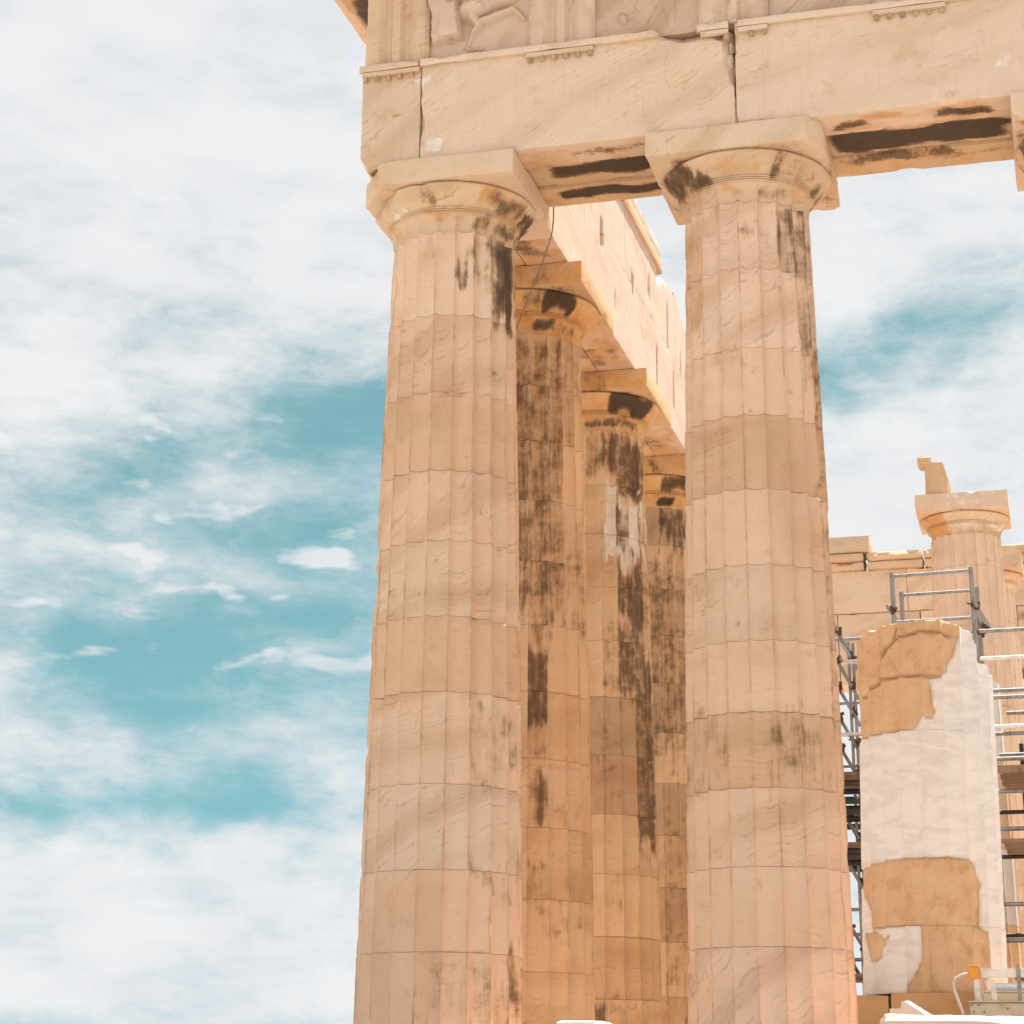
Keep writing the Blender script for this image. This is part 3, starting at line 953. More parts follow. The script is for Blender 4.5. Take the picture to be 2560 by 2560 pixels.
arch_row(-.957, -.186, YF, S1, (.62, .455, .325), 80, front_stain_hole_shade, fn=lambda V: chop(V, (-.957, -.957, 10.56), (-.80, -.1, -.60), .04, 4, 5.0))
arch_row(-.180, 3.742, YF, S1 - .005, BEAM, 81, front_stain_hole_shade + soff1, fn=broken_end)
arch_row(3.757, 7.93, YF, S1 - .004, (.66, .505, .38), 82, front_stain_hole_shade + soff2)
arch_row(7.94, 12.2, YF, S1 - .004, BEAM, 83, soff2)
arch_row(-.93, 3.72, S1 + .006, S2 - .006, (.58, .41, .26), 84, soff1)
arch_row(3.73, 7.93, S1 + .006, S2 - .006, (.58, .41, .26), 85, soff2)
arch_row(7.94, 12.2, S1 + .006, S2 - .006, (.58, .41, .26), 86, soff2)
arch_row(.86, 3.72, S2 + .004, YB, (.58, .41, .26), 87, soff1)
arch_row(3.73, 7.93, S2 + .004, YB, (.58, .41, .26), 88, soff2)
arch_row(7.94, 12.2, S2 + .004, YB, (.58, .41, .26), 89, soff2)
for i, (bx, cz) in enumerate((((3.66, 3.74, -.88, -.80, 11.44, 11.60), 1), ((3.62, 3.73, -.90, -.78, 11.24, 11.42), 2), ((3.665, 3.735, -.86, -.74, 10.98, 11.23), 3), ((3.712, 3.768, -.93, -.8, 10.45, 10.86), 4))):
    block('infill_stone', bx, STONE, ENT, (.58, .47, .36) if i < 3 else (.68, .62, .54), seg=.03, r=.015, amp=.02, chip=.04, seed=900 + i)

# taenia, regulae, guttae
TA0, TA1, YT = 11.715, 11.812, -1.022
for i, (a, b_, ch) in enumerate(((-.99, -.195, ()), (-.188, 2.84, (((2.84, -1.02, 11.78), (.6, -.5, .7), .03, 2, 6.0),)), (3.30, 3.70, (((3.32, -1.0, 11.7), (-.7, -.6, -.35), .03, 3, 6.0),)),
                                 (3.80, 7.92, ()), (7.93, 12.2, ()))):
    block('taenia', (a, b_, YT, YF - .002, TA0, TA1), SMOOTH, ENT, (.68, .53, .40) if i else (.62, .46, .33), seg=.05, r=.006, amp=.003, chip=.014, seed=120 + i, chops=ch, maxn=80)
gV, gF = [], []
for k in range(10):
    t = 2 * math.pi * k / 10
    gV += [(.024 * math.cos(t), .024 * math.sin(t), 0), (.031 * math.cos(t), .031 * math.sin(t), -.058)]
for k in range(10):
    a, b_ = 2 * k, 2 * ((k + 1) % 10)
    gF.append((a, a + 1, b_ + 1, b_))
gF.append(tuple(2 * k + 1 for k in range(10)))
gF.append(tuple(2 * k for k in reversed(range(10))))
gme = bpy.data.meshes.new('gutta')
gme.from_pydata(gV, [], gF)
gme.materials.append(STONE)
reg_x = [-.53, 1.61, 3.745, 5.83, 7.98, 10.1]
for i, xc in enumerate(reg_x):
    x0, x1 = xc - .4225, xc + .4225
    spans = [(x0, x1)] if i != 2 else [(x0 + .03, 3.698), (3.802, x1)]
    if i == 0:
        spans = [(x0, -.195)]
    rgo = None
    for q, (a, b_) in enumerate(spans):
        rgo = block('regula', (a, b_, YT + .003, YF - .003, 11.648, TA0 - .003), SMOOTH, ENT, (.66, .50, .37) if i else (.62, .46, .33), seg=.05, r=.004, amp=.002, chip=.01, seed=140 + i * 3 + q)
        for gk in range(6):
            gx = x0 + .045 + gk * .151
            if not (a < gx - .02 and gx + .02 < b_):
                continue
            if (i, gk) in ((2, 1), (2, 2), (2, 0), (2, 3)) and gk not in (2,):
                continue
            g_ = bpy.data.objects.new('gutta', gme)
            COL.objects.link(g_)
            g_.parent = rgo
            g_.location = (gx - (a + b_) / 2, -.990 - (YT + YF) / 2, -.002)
            g_.color = (.62, .46, .32, 1)

# frieze: triglyphs and metopes
ZF0, ZF1 = ZAT + .004, 13.14


def triglyph(xc, seed, color, stains=(), wid=.845, split=None):
    x0, x1 = xc - wid / 2, xc + wid / 2
    u = wid / 9.0
    # profile across x: half glyph, femur, glyph, femur, glyph, femur, half glyph
    prof = [(0, .055), (.5 * u, .012), (1.0 * u, 0), (2.0 * u, 0), (3.0 * u - .0 * u, .065), (3.5 * u, .065), (4.0 * u, 0), (5.0 * u, 0), (5.5 * u, .065), (6.0 * u, .065), (7.0 * u, 0), (8.0 * u, 0), (8.5 * u, .012), (9 * u, .055)]
    fine = []
    for (a, d), (b_, e) in zip(prof[:-1], prof[1:]):
        for q in range(3):
            fine.append((a + (b_ - a) * q / 3, d + (e - d) * q / 3))
    fine.append(prof[-1])
    nz = 22
    V, F = [], []
    for k in range(nz + 1):
        zz = ZF0 + (ZF1 - ZF0) * k / nz
        for (a, d) in fine:
            V.append((x0 + a, -.955 + d, zz))
    nx = len(fine)
    for k in range(nz):
        for i in range(nx - 1):
            F.append((k * nx + i, k * nx + i + 1, (k + 1) * nx + i + 1, (k + 1) * nx + i))
    V = np.array(V)
    n = fbm(V * np.array([1, 1, .35]), 7.0, seed, 3)
    V[:, 1] += (n - .5) * .02 + .035 * sstep(fbm(V, 4, seed + 4, 3), .62, .8)
    nb = len(V)
    # sides and back
    V2 = []
    for k in range(nz + 1):
        zz = ZF0 + (ZF1 - ZF0) * k / nz
        V2 += [(x0, -.60, zz), (x1, -.60, zz)]
    V = np.concatenate([V, np.array(V2)])
    for k in range(nz):
        F.append((nb + 2 * k, k * nx, (k + 1) * nx, nb + 2 * k + 2))
        F.append((k * nx + nx - 1, nb + 2 * k + 1, nb + 2 * k + 3, (k + 1) * nx + nx - 1))
        F.append((nb + 2 * k + 1, nb + 2 * k, nb + 2 * k + 2, nb + 2 * k + 3))
    F.append(tuple(list(range(nx - 1, -1, -1)) + [nb, nb + 1]))
    return link_mesh('triglyph', V, F, STONE, ENT, wear_boxes(V, stains), 26, color, (xc, -.8, ZF0))


tri_c = [(.62, .45, .315), (.60, .45, .33), (.62, .48, .36), (.62, .46, .33), (.60, .45, .33), (.60, .45, .33)]
for i, xc in enumerate(reg_x):
    triglyph(xc, 200 + i, tri_c[i], [('o', xc - .4, xc + .4, -1, -.85, 11.8, 13.2, .34, .2), ('d', xc + .05, xc + .12, -1, -.8, 11.9, 12.6, .34, .06)])


def ell(X, Z, cx, cz, rx, rz, rot, h):
    c, s = math.cos(rot), math.sin(rot)
    u = ((X - cx) * c + (Z - cz) * s) / rx
    v = (-(X - cx) * s + (Z - cz) * c) / rz
    q = np.clip(1 - u * u - v * v, 0, 1)
    return h * np.sqrt(q)


def capsule(X, Z, a, b_, r0, r1, h):
    ax, az_ = a
    dx, dz = b_[0] - ax, b_[1] - az_
    t = np.clip(((X - ax) * dx + (Z - az_) * dz) / (dx * dx + dz * dz), 0, 1)
    d = np.hypot(X - ax - t * dx, Z - az_ - t * dz)
    r = r0 + (r1 - r0) * t
    return h * np.sqrt(np.clip(1 - (d / r) ** 2, 0, 1)) * (r / max(r0, r1)) ** .5


def metope(x0, x1, seed, color, relief, step=.016):
    nx, nz = int((x1 - x0) / step), int((ZF1 - ZF0) / step)
    X, Z = np.meshgrid(np.linspace(x0, x1, nx + 1), np.linspace(ZF0, ZF1, nz + 1))
    X, Z = X.ravel(), Z.ravel()
    P = np.stack([X, X * 0, Z], 1)
    H = relief(X, Z) + (fbm(P, 3.0, seed, 4) - .5) * .025 + (fbm(P, 12.0, seed + 3, 2) - .5) * .008
    V = np.stack([X, -.845 - H, Z], 1)
    F = []
    for k in range(nz):
        for i in range(nx):
            a = k * (nx + 1) + i
            F.append((a, a + 1, a + nx + 2, a + nx + 1))
    n0 = len(V)
    V = np.concatenate([V, [[x0, -.6, ZF0], [x1, -.6, ZF0], [x1, -.6, ZF1], [x0, -.6, ZF1]]])
    F.append((n0 + 1, n0, n0 + 3, n0 + 2))
    F.append(tuple(list(range(nx, -1, -1)) + [n0, n0 + 1]))
    return link_mesh('metope', V, F, STONE, ENT, np.zeros((len(V), 3)), 34, color, ((x0 + x1) / 2, -.8, ZF0))


def rel1(X, Z):
    # weathered animal: rough block of broken forequarters at left, haunch and folded leg at right
    h = np.zeros_like(X)
    zb = 12.03 + .10 * (X + .1)
    right = .27 + .12 * np.clip(12.45 - Z, 0, .5)
    m = sstep(X, -.085, -.06) * (1 - sstep(X, right, right + .03)) * sstep(Z, zb, zb + .03) * (1 - sstep(Z, 12.62 - .5 * np.abs(X - .05), 12.75 - .5 * np.abs(X - .05) + .1))
    h = np.maximum(h, m * (.15 + .05 * (Z < 12.15) * (12.15 - Z) / -.12 + .03 * np.sin(X * 9)))
    h = np.maximum(h, sstep(X, -.10, -.08) * (1 - sstep(X, .06, .10)) * sstep(Z, 12.5, 12.55) * .13)
    h = np.maximum(h, ell(X, Z, .52, 12.52, .30, .15, .38, .17))
    h = np.maximum(h, ell(X, Z, .86, 12.66, .34, .17, .30, .19))
    h = np.maximum(h, capsule(X, Z, (.44, 12.40), (.54, 12.25), .10, .06, .12))
    h = np.maximum(h, capsule(X, Z, (.54, 12.25), (.43, 12.12), .045, .035, .08))
    h = np.maximum(h, capsule(X, Z, (.43, 12.12), (.38, 11.98), .035, .03, .065))
    h = np.maximum(h, capsule(X, Z, (.38, 11.96), (.60, 11.90), .035, .025, .055))
    h = np.maximum(h, capsule(X, Z, (.58, 12.30), (1.0, 12.42), .05, .04, .09))
    h = np.maximum(h, capsule(X, Z, (1.0, 12.42), (1.12, 12.28), .035, .03, .06))
    h = np.maximum(h, capsule(X, Z, (-.02, 12.7), (.10, 13.0), .16, .13, .12))
    P = np.stack([X, X * 0, Z], 1)
    return h * 1.35 - .05 * (h > .03) * sstep(fbm(P, 5, 3, 3), .55, .7)


def rel2(X, Z):
    h = ell(X, Z, 2.38, 12.10, .06, .09, .2, .06)
    h = np.maximum(h, capsule(X, Z, (2.98, 12.0), (2.90, 12.6), .05, .14, .05))
    h = np.maximum(h, ell(X, Z, 2.65, 11.86, .05, .06, 0, .05))
    h = np.maximum(h, ell(X, Z, 2.5, 12.75, .28, .24, .3, .10))
    return h


def rel3(X, Z):
    return np.maximum(ell(X, Z, 4.7, 12.7, .3, .3, .2, .10), ell(X, Z, 5.1, 12.3, .12, .2, .4, .05))


met_c = [(.58, .44, .33), (.55, .41, .30), (.56, .43, .33), (.56, .43, .33), (.56, .43, .33)]
for i in range(5):
    a, b_ = reg_x[i] + .4225 - .01, reg_x[i + 1] - .4225 + .01
    metope(a, b_, 230 + i, met_c[i], [rel1, rel2, rel3, rel3, rel3][i], .016 if i < 2 else .03)
block('frieze_backer', (-.60, 12.2, -.58, YB - .01, ZF0, ZF1), STONE, ENT, TAN_D, seg=.3, seed=240)
x = -1.6
k = 0
while x < 12:
    block('cornice_block', (x + .003, x + 1.06, -1.60, YB, ZF1 + .02, ZF1 + .50), STONE, ENT, jit(TAN, rng), seg=.14, seed=250 + k, chip=.05,
          stains=[('d', -3, 15, -1.5, -1.0, 13.1, 13.2, .8, .1)])
    x += 1.07
    k += 1

# ------------------------------------------------------------------ flank entablature
FLE = empty('flank_entablature', (0, 4, ZT), 'long sunlit marble beam running back along the temple flank', 'entablature')
fs = []
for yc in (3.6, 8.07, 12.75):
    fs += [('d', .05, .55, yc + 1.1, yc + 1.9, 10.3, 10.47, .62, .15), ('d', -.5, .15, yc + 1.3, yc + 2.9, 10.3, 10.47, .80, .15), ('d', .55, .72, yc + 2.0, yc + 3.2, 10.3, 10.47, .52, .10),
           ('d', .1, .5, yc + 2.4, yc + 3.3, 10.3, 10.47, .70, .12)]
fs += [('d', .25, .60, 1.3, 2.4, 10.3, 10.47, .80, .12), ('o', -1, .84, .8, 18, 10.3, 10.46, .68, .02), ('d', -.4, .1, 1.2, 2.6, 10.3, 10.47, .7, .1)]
ys = [.80, 3.6, 8.07, 12.75, 17.05]


def scar(V):
    for (y, z, wy, wz, d) in ((4.72, 11.75, .10, .30, .09), (6.95, 11.85, .07, .22, .07), (8.9, 11.0, .07, .5, .06), (10.4, 11.2, .06, .4, .05), (5.6, 11.0, .05, .2, .03), (9.9, 12.2, .06, .5, .05), (8.3, 12.3, .05, .35, .04), (11.1, 11.9, .05, .3, .04)):
        q = np.clip(1 - ((V[:, 1] - y) / wy) ** 2 - ((V[:, 2] - z) / wz) ** 2, 0, 1)
        V[:, 0] -= d * sstep(q, 0, .35) * (V[:, 0] > .7)
    return V


for i in range(4):
    a, b_ = ys[i] + .003, ys[i + 1] - .003
    block('architrave_block', (.26, .846, a, b_, ZT, ZAT - .004), SMOOTH, FLE, jit(INNER, rng, .03), seg=.075, r=.0015, amp=.004, chip=.006, seed=400 + i, stains=fs, fn=scar, maxn=64)
    block('architrave_block', (-.36, .254, a, b_, ZT, ZAT - .004), SMOOTH, FLE, jit(OCHRE, rng, .03), seg=.12, r=.006, amp=.004, chip=.02, seed=410 + i, stains=fs)
    block('architrave_block', (-.957, -.366, max(a, -.41) if i else -.41, b_, ZT, ZAT - .004), SMOOTH, FLE, jit(TAN, rng, .03), seg=.16, seed=420 + i, stains=fs)
# backing courses of the frieze, flush with the beam's inner face
yb = [.80, 4.0, 6.4, 9.0, 10.6, 12.4, 14.5, 17.0]
for i in range(len(yb) - 1):
    zt = 12.95 if yb[i] < 9 else 13.02 + .10 * ((i * 7) % 3)
    chs = ()
    if yb[i] >= 9:
        chs = (((.846, yb[i] + .6, zt - .12), (.5, .3 * (-1) ** i, .8), .10, 30 + i, 2.5),)
    block('backer_block', (-.2, .846, yb[i] + .0015, yb[i + 1] - .0015, ZAT - .003, zt), SMOOTH, FLE, jit(INNER, rng, .03), seg=.075, r=.002, amp=.005, chip=.012, seed=440 + i, fn=scar, chops=chs)
block('moulding', (.3, .90, 1.0, 6.2, 12.953, 13.18), STONE, FLE, (.60, .42, .27), seg=.1, r=.01, chip=.03, seed=470)
block('moulding', (.3, .90, 6.21, 9.35, 12.953, 13.18), STONE, FLE, (.60, .42, .27), seg=.08, r=.01, chip=.03, seed=471, chops=(((.9, 9.2, 13.1), (.2, .9, .5), .06, 9, 4.0),))
block('backer_block', (.1, .86, 5.2, 9.65, 13.183, 13.48), STONE, FLE, INNER, seg=.08, r=.02, amp=.02, chip=.12, seed=472, chops=(((.8, 9.2, 13.4), (.1, .8, .6), .08, 10, 3.0),))
for i in range(10):
    block('triglyph_backer', (-.93, -.24, -.40 + i * 1.75, 1.33 + i * 1.75, ZF0, ZF1 - .02), STONE, FLE, jit(TAN, rng), seg=.3, seed=480 + i)
for i in range(16):
    block('cornice_block', (-1.52 + .05 * ((i * 5) % 3), .3, .80 + i * 1.06, 1.85 + i * 1.06, ZF1, ZF1 + .42), STONE, FLE, jit((.52, .33, .19), rng), seg=.12, seed=500 + i, chip=.10, amp=.02,
          stains=[('d', -1.45, -.7, -2, 20, 13.0, 13.3, 1.1, .08)])
block('cornice_block', (-1.50, -1.0, -1.0, .79, ZF1 + .0, ZF1 + .42), STONE, FLE, (.52, .33, .19), seg=.08, seed=520, chip=.10, amp=.02,
      stains=[('d', -1.42, -.7, -2, 20, 13.0, 13.3, 1.1, .08)])

# lightning cable hanging from the corner of the beam
tag(tube('hanging_cable', [(1.085, .80, 10.45), (1.085, .80, 10.28), (1.07, .80, 10.10), (1.02, .80, 9.92), (.93, .81, 9.66), (.80, .83, 9.36), (.66, .85, 9.02), (.575, .86, 8.80), (.55, .87, 8.4), (.56, .87, 7.0), (.58, .86, 4.0), (.62, .86, .02)],
         .010, CABLE, None, 6), 'thin grey cable slanting down behind the corner capital', 'cable')

# ------------------------------------------------------------------ restored white column with old fragments
PA = [(-84.7, 5.9), (-84.7, 5.48), (-53.6, 5.9), (16.6, 5.9), (35.6, 5.9), (36.2, 5.34), (33.4, 5.24), (31.4, 5.07), (25.2, 4.94), (24.0, 4.85), (17.5, 4.78), (7.9, 4.78), (9.5, 4.53), (10.1, 4.41), (12.1, 4.33), (10.1, 4.24), (5.0, 4.24), (0.7, 4.27), (-6.5, 4.11), (-14.5, 4.1), (-32.3, 4.09), (-68.9, 4.09), (-120, 4.09), (-120, 5.9)]
PB = [(-120, 2.40), (-74.7, 2.41), (-46.1, 2.45), (-29.9, 2.46), (-14.0, 2.47), (2.9, 2.47), (19.6, 2.48), (34.0, 2.46), (44.1, 2.42), (46.0, 2.34), (47.9, 2.23), (50.9, 2.16), (48.4, 2.07), (49.0, 1.94), (47.8, 1.65), (53.5, 1.58), (58.1, 1.41), (57.8, 1.22), (55.9, 1.13), (49.7, 1.0), (51.4, 0.8), (35.4, 0.7), (-20.5, 0.7), (-18.6, 0.92), (-14.1, 1.02), (-7.9, 1.2), (-6.0, 1.3), (-7.0, 1.65), (-52.1, 1.62), (-61.1, 1.61), (-67.6, 1.92), (-76.1, 2.19), (-120, 2.2)]
PC = [(-72.3, 1.59), (-53.8, 1.6), (-47.9, 1.54), (-46.0, 1.5), (-34.7, 1.53), (-35.9, 1.49), (-45.5, 1.4), (-47.8, 1.27), (-53.0, 1.22), (-67.1, 1.23)]


def poly_sd(u, v, poly):
    """signed distance (metres on the shaft), positive inside"""
    P = np.array([(math.radians(a) * .88, z) for a, z in poly])
    d = np.full(u.shape, 1e9)
    ins = np.zeros(u.shape, bool)
    n = len(P)
    for i in range(n):
        a, b_ = P[i], P[(i + 1) % n]
        e = b_ - a
        wx, wy = u - a[0], v - a[1]
        t = np.clip((wx * e[0] + wy * e[1]) / max(1e-9, e @ e), 0, 1)
        d = np.minimum(d, np.hypot(wx - t * e[0], wy - t * e[1]))
        c = ((a[1] > v) != (b_[1] > v)) & (u < (b_[0] - a[0]) * (v - a[1]) / (b_[1] - a[1] + 1e-12) + a[0])
        ins ^= c
    return np.where(ins, d, -d)


def old_sd(TH, Z):
    th = (TH + math.pi) % (2 * math.pi) - math.pi
    u = th * .88
    s = np.maximum(np.maximum(poly_sd(u, Z, PA), poly_sd(u, Z, PB)), poly_sd(u, Z, PC))
    return s


CRK = [[(-20.6, 5.45), (-24.9, 5.28), (-32.5, 5.2), (-38.7, 5.0), (-41.6, 4.78), (-26.8, 4.8), (-15.1, 4.81), (0.9, 4.79), (17.5, 4.78)], [(-24.9, 5.28), (-16.0, 5.33), (0.4, 5.38), (14.5, 5.37), (29.1, 5.31)],
       [(-41.6, 4.78), (-55, 4.70), (-75, 4.62)]]


def line_d(TH, Z, lines):
    th = (TH + math.pi) % (2 * math.pi) - math.pi
    u = th * .88
    d = np.full(u.shape, 1e9)
    for ln in lines:
        P = np.array([(math.radians(a) * .88, z) for a, z in ln])
        for a, b_ in zip(P[:-1], P[1:]):
            e = b_ - a
            t = np.clip(((u - a[0]) * e[0] + (Z - a[1]) * e[1]) / (e @ e), 0, 1)
            d = np.minimum(d, np.hypot(u - a[0] - t * e[0], Z - a[1] - t * e[1]))
    return d


class Wh(list):
    def extra(self, TH, Z):
        a = np.zeros((len(TH), 3))
        sd = old_sd(TH, Z)
        a[:, 2] = np.clip(.5 - sd / .05, 0, 1.0)      # pale new marble where it is not old stone
        a[:, 0] = np.maximum(np.exp(-(line_d(TH, Z, CRK) / .020) ** 2), .45 * np.exp(-(sd / .014) ** 2))
        return a


def patch_mat(name):
    """old honey-coloured stone pieced together with new white marble (b channel of 'wear')"""
    m, N, b = bsdf_mat(name)
    tcn = N.node('ShaderNodeTexCoord')
    pos = tcn.outputs['Object']
    n1 = N.noise(pos, 3.0, 5, 0.6)
    n2 = N.noise(pos, 26.0, 4, 0.65)
    n3 = N.noise(N.mapping(pos, scale=(1, 1, 3.0), rot=(.15, .25, 0)), 2.4, 6, .62, .8)
    at = N.node('ShaderNodeAttribute', attribute_name='wear')
    sp = N.node('ShaderNodeSeparateColor')
    N.l.new(at.outputs['Color'], sp.inputs[0])
    f = N.smooth(N.math('ADD', sp.outputs[2], N.math('MULTIPLY', N.math('SUBTRACT', N.noise(pos, 12, 4, .6), .5), .5)), .46, .54)
    old = N.mix(N.smooth(n1, .35, .7), (.61, .435, .275), (.67, .50, .34))
    n4 = N.noise(pos, 5.5, 6, .66)
    old = N.mix(N.math('MULTIPLY', N.smooth(n4, .48, .70), .55), old, (.47, .28, .13))
    old = N.mix(N.math('MULTIPLY', N.smooth(n4, .46, .28), .5), old, (.68, .51, .35))
    old = N.mix(N.math('MULTIPLY', N.smooth(n2, .58, .75), .4), old, (.40, .22, .10))
    old = N.mix(N.math('MULTIPLY', N.smooth(n2, .30, .22), .7), old, (.72, .60, .48))
    new = N.mix(N.smooth(n3, .40, .66), (.77, .795, .815), (.67, .69, .71))
    line = N.smooth(N.math('ABSOLUTE', N.math('SUBTRACT', n3, .52)), 0, .012, 1, 0)
    new = N.mix(N.math('MULTIPLY', N.math('MULTIPLY', line, N.smooth(n1, .48, .6)), .5), new, (.46, .40, .35))
    cc = N.mix(f, old, new)
    N.set(b.inputs['Base Color'], N.mix(N.math('MULTIPLY', sp.outputs[0], .75), cc, (.25, .13, .06)))
    b.inputs['Roughness'].default_value = .75
    b.inputs['Specular IOR Level'].default_value = .25
    bp = N.node('ShaderNodeBump')
    bp.inputs['Strength'].default_value = .5
    bp.inputs['Distance'].default_value = .03
    N.set(bp.inputs['Height'], N.math('MULTIPLY', N.math('ADD', N.math('MULTIPLY', n1, .6), N.math('MULTIPLY', n2, .3)), N.math('SUBTRACT', 1.15, f)))
    N.l.new(bp.outputs[0], b.inputs['Normal'])
    return m


PATCH = patch_mat('patched_marble')
wc = empty('restored_column', (5.09, 5.0, .83), 'truncated column of new white marble patched with honey-coloured old fragments, beside the facade column', 'column', 'restored inner columns')
RW = lambda z: .915 - .03 * (z - .83) / 4.3


def wtop(TH):
    th = np.degrees((TH + math.pi) % (2 * math.pi) - math.pi)
    xp = [-180, -120, -84.7, -53.6, -19.5, 16.6, 35.6, 51.7, 53.5, 63.4, 77.1, 90, 180]
    zp = [5.3, 5.4, 5.46, 5.48, 5.52, 5.52, 5.48, 5.42, 5.25, 5.05, 5.0, 4.93, 5.2]
    return np.interp(th, xp, zp)


def wextra(TH, Z):
    sd = old_sd(TH, Z)
    P = np.stack([np.sin(TH), -np.cos(TH), Z], 1)
    old = sstep(sd, -.008, .012)
    d = old * (-.006 - .030 * sstep(fbm(P, 3, 91, 3), .45, .75))
    d = d + .022 * old * sstep(Z, 4.7, 4.85)
    d = d - .030 * np.exp(-(line_d(TH, Z, CRK) / .018) ** 2)
    rim = np.exp(-(sd / .012) ** 2)
    return d - .012 * rim


wj = [.83, 1.645, 2.47, 4.09, 5.62]
for i in range(4):
    drum_mesh('drum', wc, (5.09, 5.0, .83), wj[i], wj[i + 1], RW, 800 + i, AZ(5.1, 5), Wh(), WHITE, mat=PATCH, nseg=12, rowh=.030, depth=.085, rough=.4,
              topf=wtop if i == 3 else None, lean=.0256, extra=wextra, jitter=.002, smooth_flutes=1.0, gap=.002)

# second restored column directly behind it
wc2 = empty('restored_column', (5.22, 9.6, .83), 'grey and tan patched column standing just behind the truncated white column', 'column', 'restored inner columns')
for i, (a, b_, c) in enumerate(((.83, 2.0, OCHRE), (2.0, 3.1, (.62, .58, .53)), (3.1, 4.45, OCHRE), (4.45, 5.65, (.70, .66, .62)))):
    drum_mesh('drum', wc2, (5.22, 9.6, .83), a, b_, lambda z: .90 - .012 * (z - .83), 830 + i, .1, [], c, mat=NEWM if i % 2 else STONE, nseg=6, rowh=.1, depth=.04, rough=.4)

# taller inner columns with capitals
PALE = (.72, .58, .465)
tcx, tcy = 5.44, 16.1
tall = column('tall pale column with a chipped capital carrying a broken stone block', tcx, tcy, [.83, 2.2, 3.6, 5.0, 6.4, 7.9, 9.05, 9.68], .80, .66, 10.06, 10.41, .87, 9,
              [PALE, (.70, .555, .44), PALE], group='restored inner columns', az=AZ(tcx, tcy), rough=.5,
              stains=[('o', -1, -.6, 8.0, 9.75, .3)], cap_stains=[('o', -1.0, -.45, 9.6, 10.2, .95, .1), ('w', -.45, 1, 9.7, 9.95, .55), ('w', -.2, .9, 9.95, 10.1, .3)],
              ab_stains=[('o', 4.5, 4.95, 15.0, 16.3, 10.0, 10.5, .42, .06), ('w', 5.0, 6.4, 15.0, 15.4, 10.1, 10.5, .5, .06)], cap_color=(.64, .50, .37), ab_color=(.64, .51, .40),
              ab_chops=[((4.63, 15.23, 10.15), (-.8, -.5, -.45), .04, 12, 4.0)])
blk = block('broken_block', (4.78, 5.25, 15.4, 16.4, 10.412, 11.10), STONE, None, (.60, .43, .28), seg=.06, r=.02, amp=.012, chip=.05, seed=610,
            chops=[((5.2, 15.5, 11.06), (.35, -.1, .9), .03, 4, 4.0), ((5.25, 16, 10.6), (.97, 0, .25), .01, 6, 4.0)], stains=[('o', 4.7, 5.3, 15, 16, 10.5, 11.4, .4, .1)])
tag(blk, 'upright broken stone block standing on top of the tall column capital', 'stone')
frg = block('stone_fragment', (4.65, 4.92, 15.38, 15.8, 11.03, 11.23), STONE, None, (.60, .43, .28), seg=.05, r=.03, amp=.03, chip=.05, seed=611, chops=[((4.70, 15.5, 11.05), (-.6, -.2, -.8), .03, 4, 6.0)])
tag(frg, 'small stone fragment perched on the broken block', 'stone')
column('pale column half hidden behind the tall one, only its capital edge showing', 5.56, 20.85, [.83, 3.0, 5.2, 7.4, 9.0, 9.66], .78, .66, 10.06, 10.44, .86, 10, [(.72, .59, .48), PALE],
       group='restored inner columns', az=AZ(5.58, 20), nseg=5, rowh=.18, rough=.5, cap_stains=[('o', -.2, 1, 9.85, 10.1, .7)], cap_color=(.64, .50, .37))

# ------------------------------------------------------------------ far end of the temple
FE = empty('far_entablature', (4, 31, 9.6), 'ochre stone beam and broken cornice at the far end of the temple', 'entablature')
xsf = [-3.0, 1.2, 3.35, 5.8, 8.2, 11.0, 14.0]
for i in range(6):
    block('beam_block', (xsf[i] + .001, xsf[i + 1] - .001, 30, 31.2, 11.505, 12.635), STONE, FE, jit(FAR, rng, .05), seg=.2, seed=640 + i, r=.006, chip=.02)
    block('lower_beam', (xsf[i] + .3, xsf[i + 1] + .29, 30.05, 31.2, 9.62 if i < 2 else 9.80, 11.50), STONE, FE, jit(FAR, rng, .05), seg=.2, seed=650 + i, r=.006, chip=.02, stains=[('d', 5.5, 7, 29, 32, 9.7, 9.95, 1.0, .1), ('d', 6.0, 6.6, 29.9, 30.2, 11.1, 11.4, .5, .1)])
for i, (a, b_) in enumerate(((-3, 2.28), (2.34, 3.8), (3.82, 5.0), (5.0, 7.5), (7.5, 10), (10, 14))):
    block('cornice_block', (a, b_ - .01, 29.88, 31.0, 12.64, 12.86), STONE, FE, jit(OCHRE, rng, .04), seg=.12, seed=660 + i, r=.02, chip=.06)
    block('cornice_block', (a, b_ - .01, 29.82, 31.0, 12.865, 13.10), STONE, FE, jit(OCHRE, rng, .04), seg=.1, seed=670 + i, r=.03, chip=.10, chops=[((2.3, 29.8, 13.05), ((-.5, -.6, .7) if a > 1 else (.5, -.6, .7)), .05, 4, 4.0)] if i < 2 else ())
block('cornice_block', (-2.0, 2.45, 29.9, 30.9, 13.11, 13.58), STONE, FE, (.60, .44, .30), seg=.12, seed=680, r=.02)
column('plain far column carrying the left end of the far beam', -1.2, 30.6, [.0, 2.4, 4.8, 7.2, 8.8], .85, .70, 9.25, 9.61, .9, 11, [FAR], az=.1, nseg=4, rowh=.4)
FWL = empty('cella_wall', (11, 31, 0), 'pale stone block wall closing the far end behind the scaffold', 'wall')
for r_ in range(11):
    xx = 6.35 if r_ % 2 else 7.0
    x0 = 6.30
    zz = .0 + r_ * .87
    k = 0
    while x0 < 14:
        x1 = min(14, x0 + (1.2 if (k or r_ % 2) else .62))
        block('wall_block', (x0 + .004, x1 - .004, 30.3, 31.1, zz + .004, zz + .866), STONE, FWL, jit((.72, .59, .48), rng, .03), seg=.4, seed=690 + r_ * 9 + k)
        x0 = x1
        k += 1

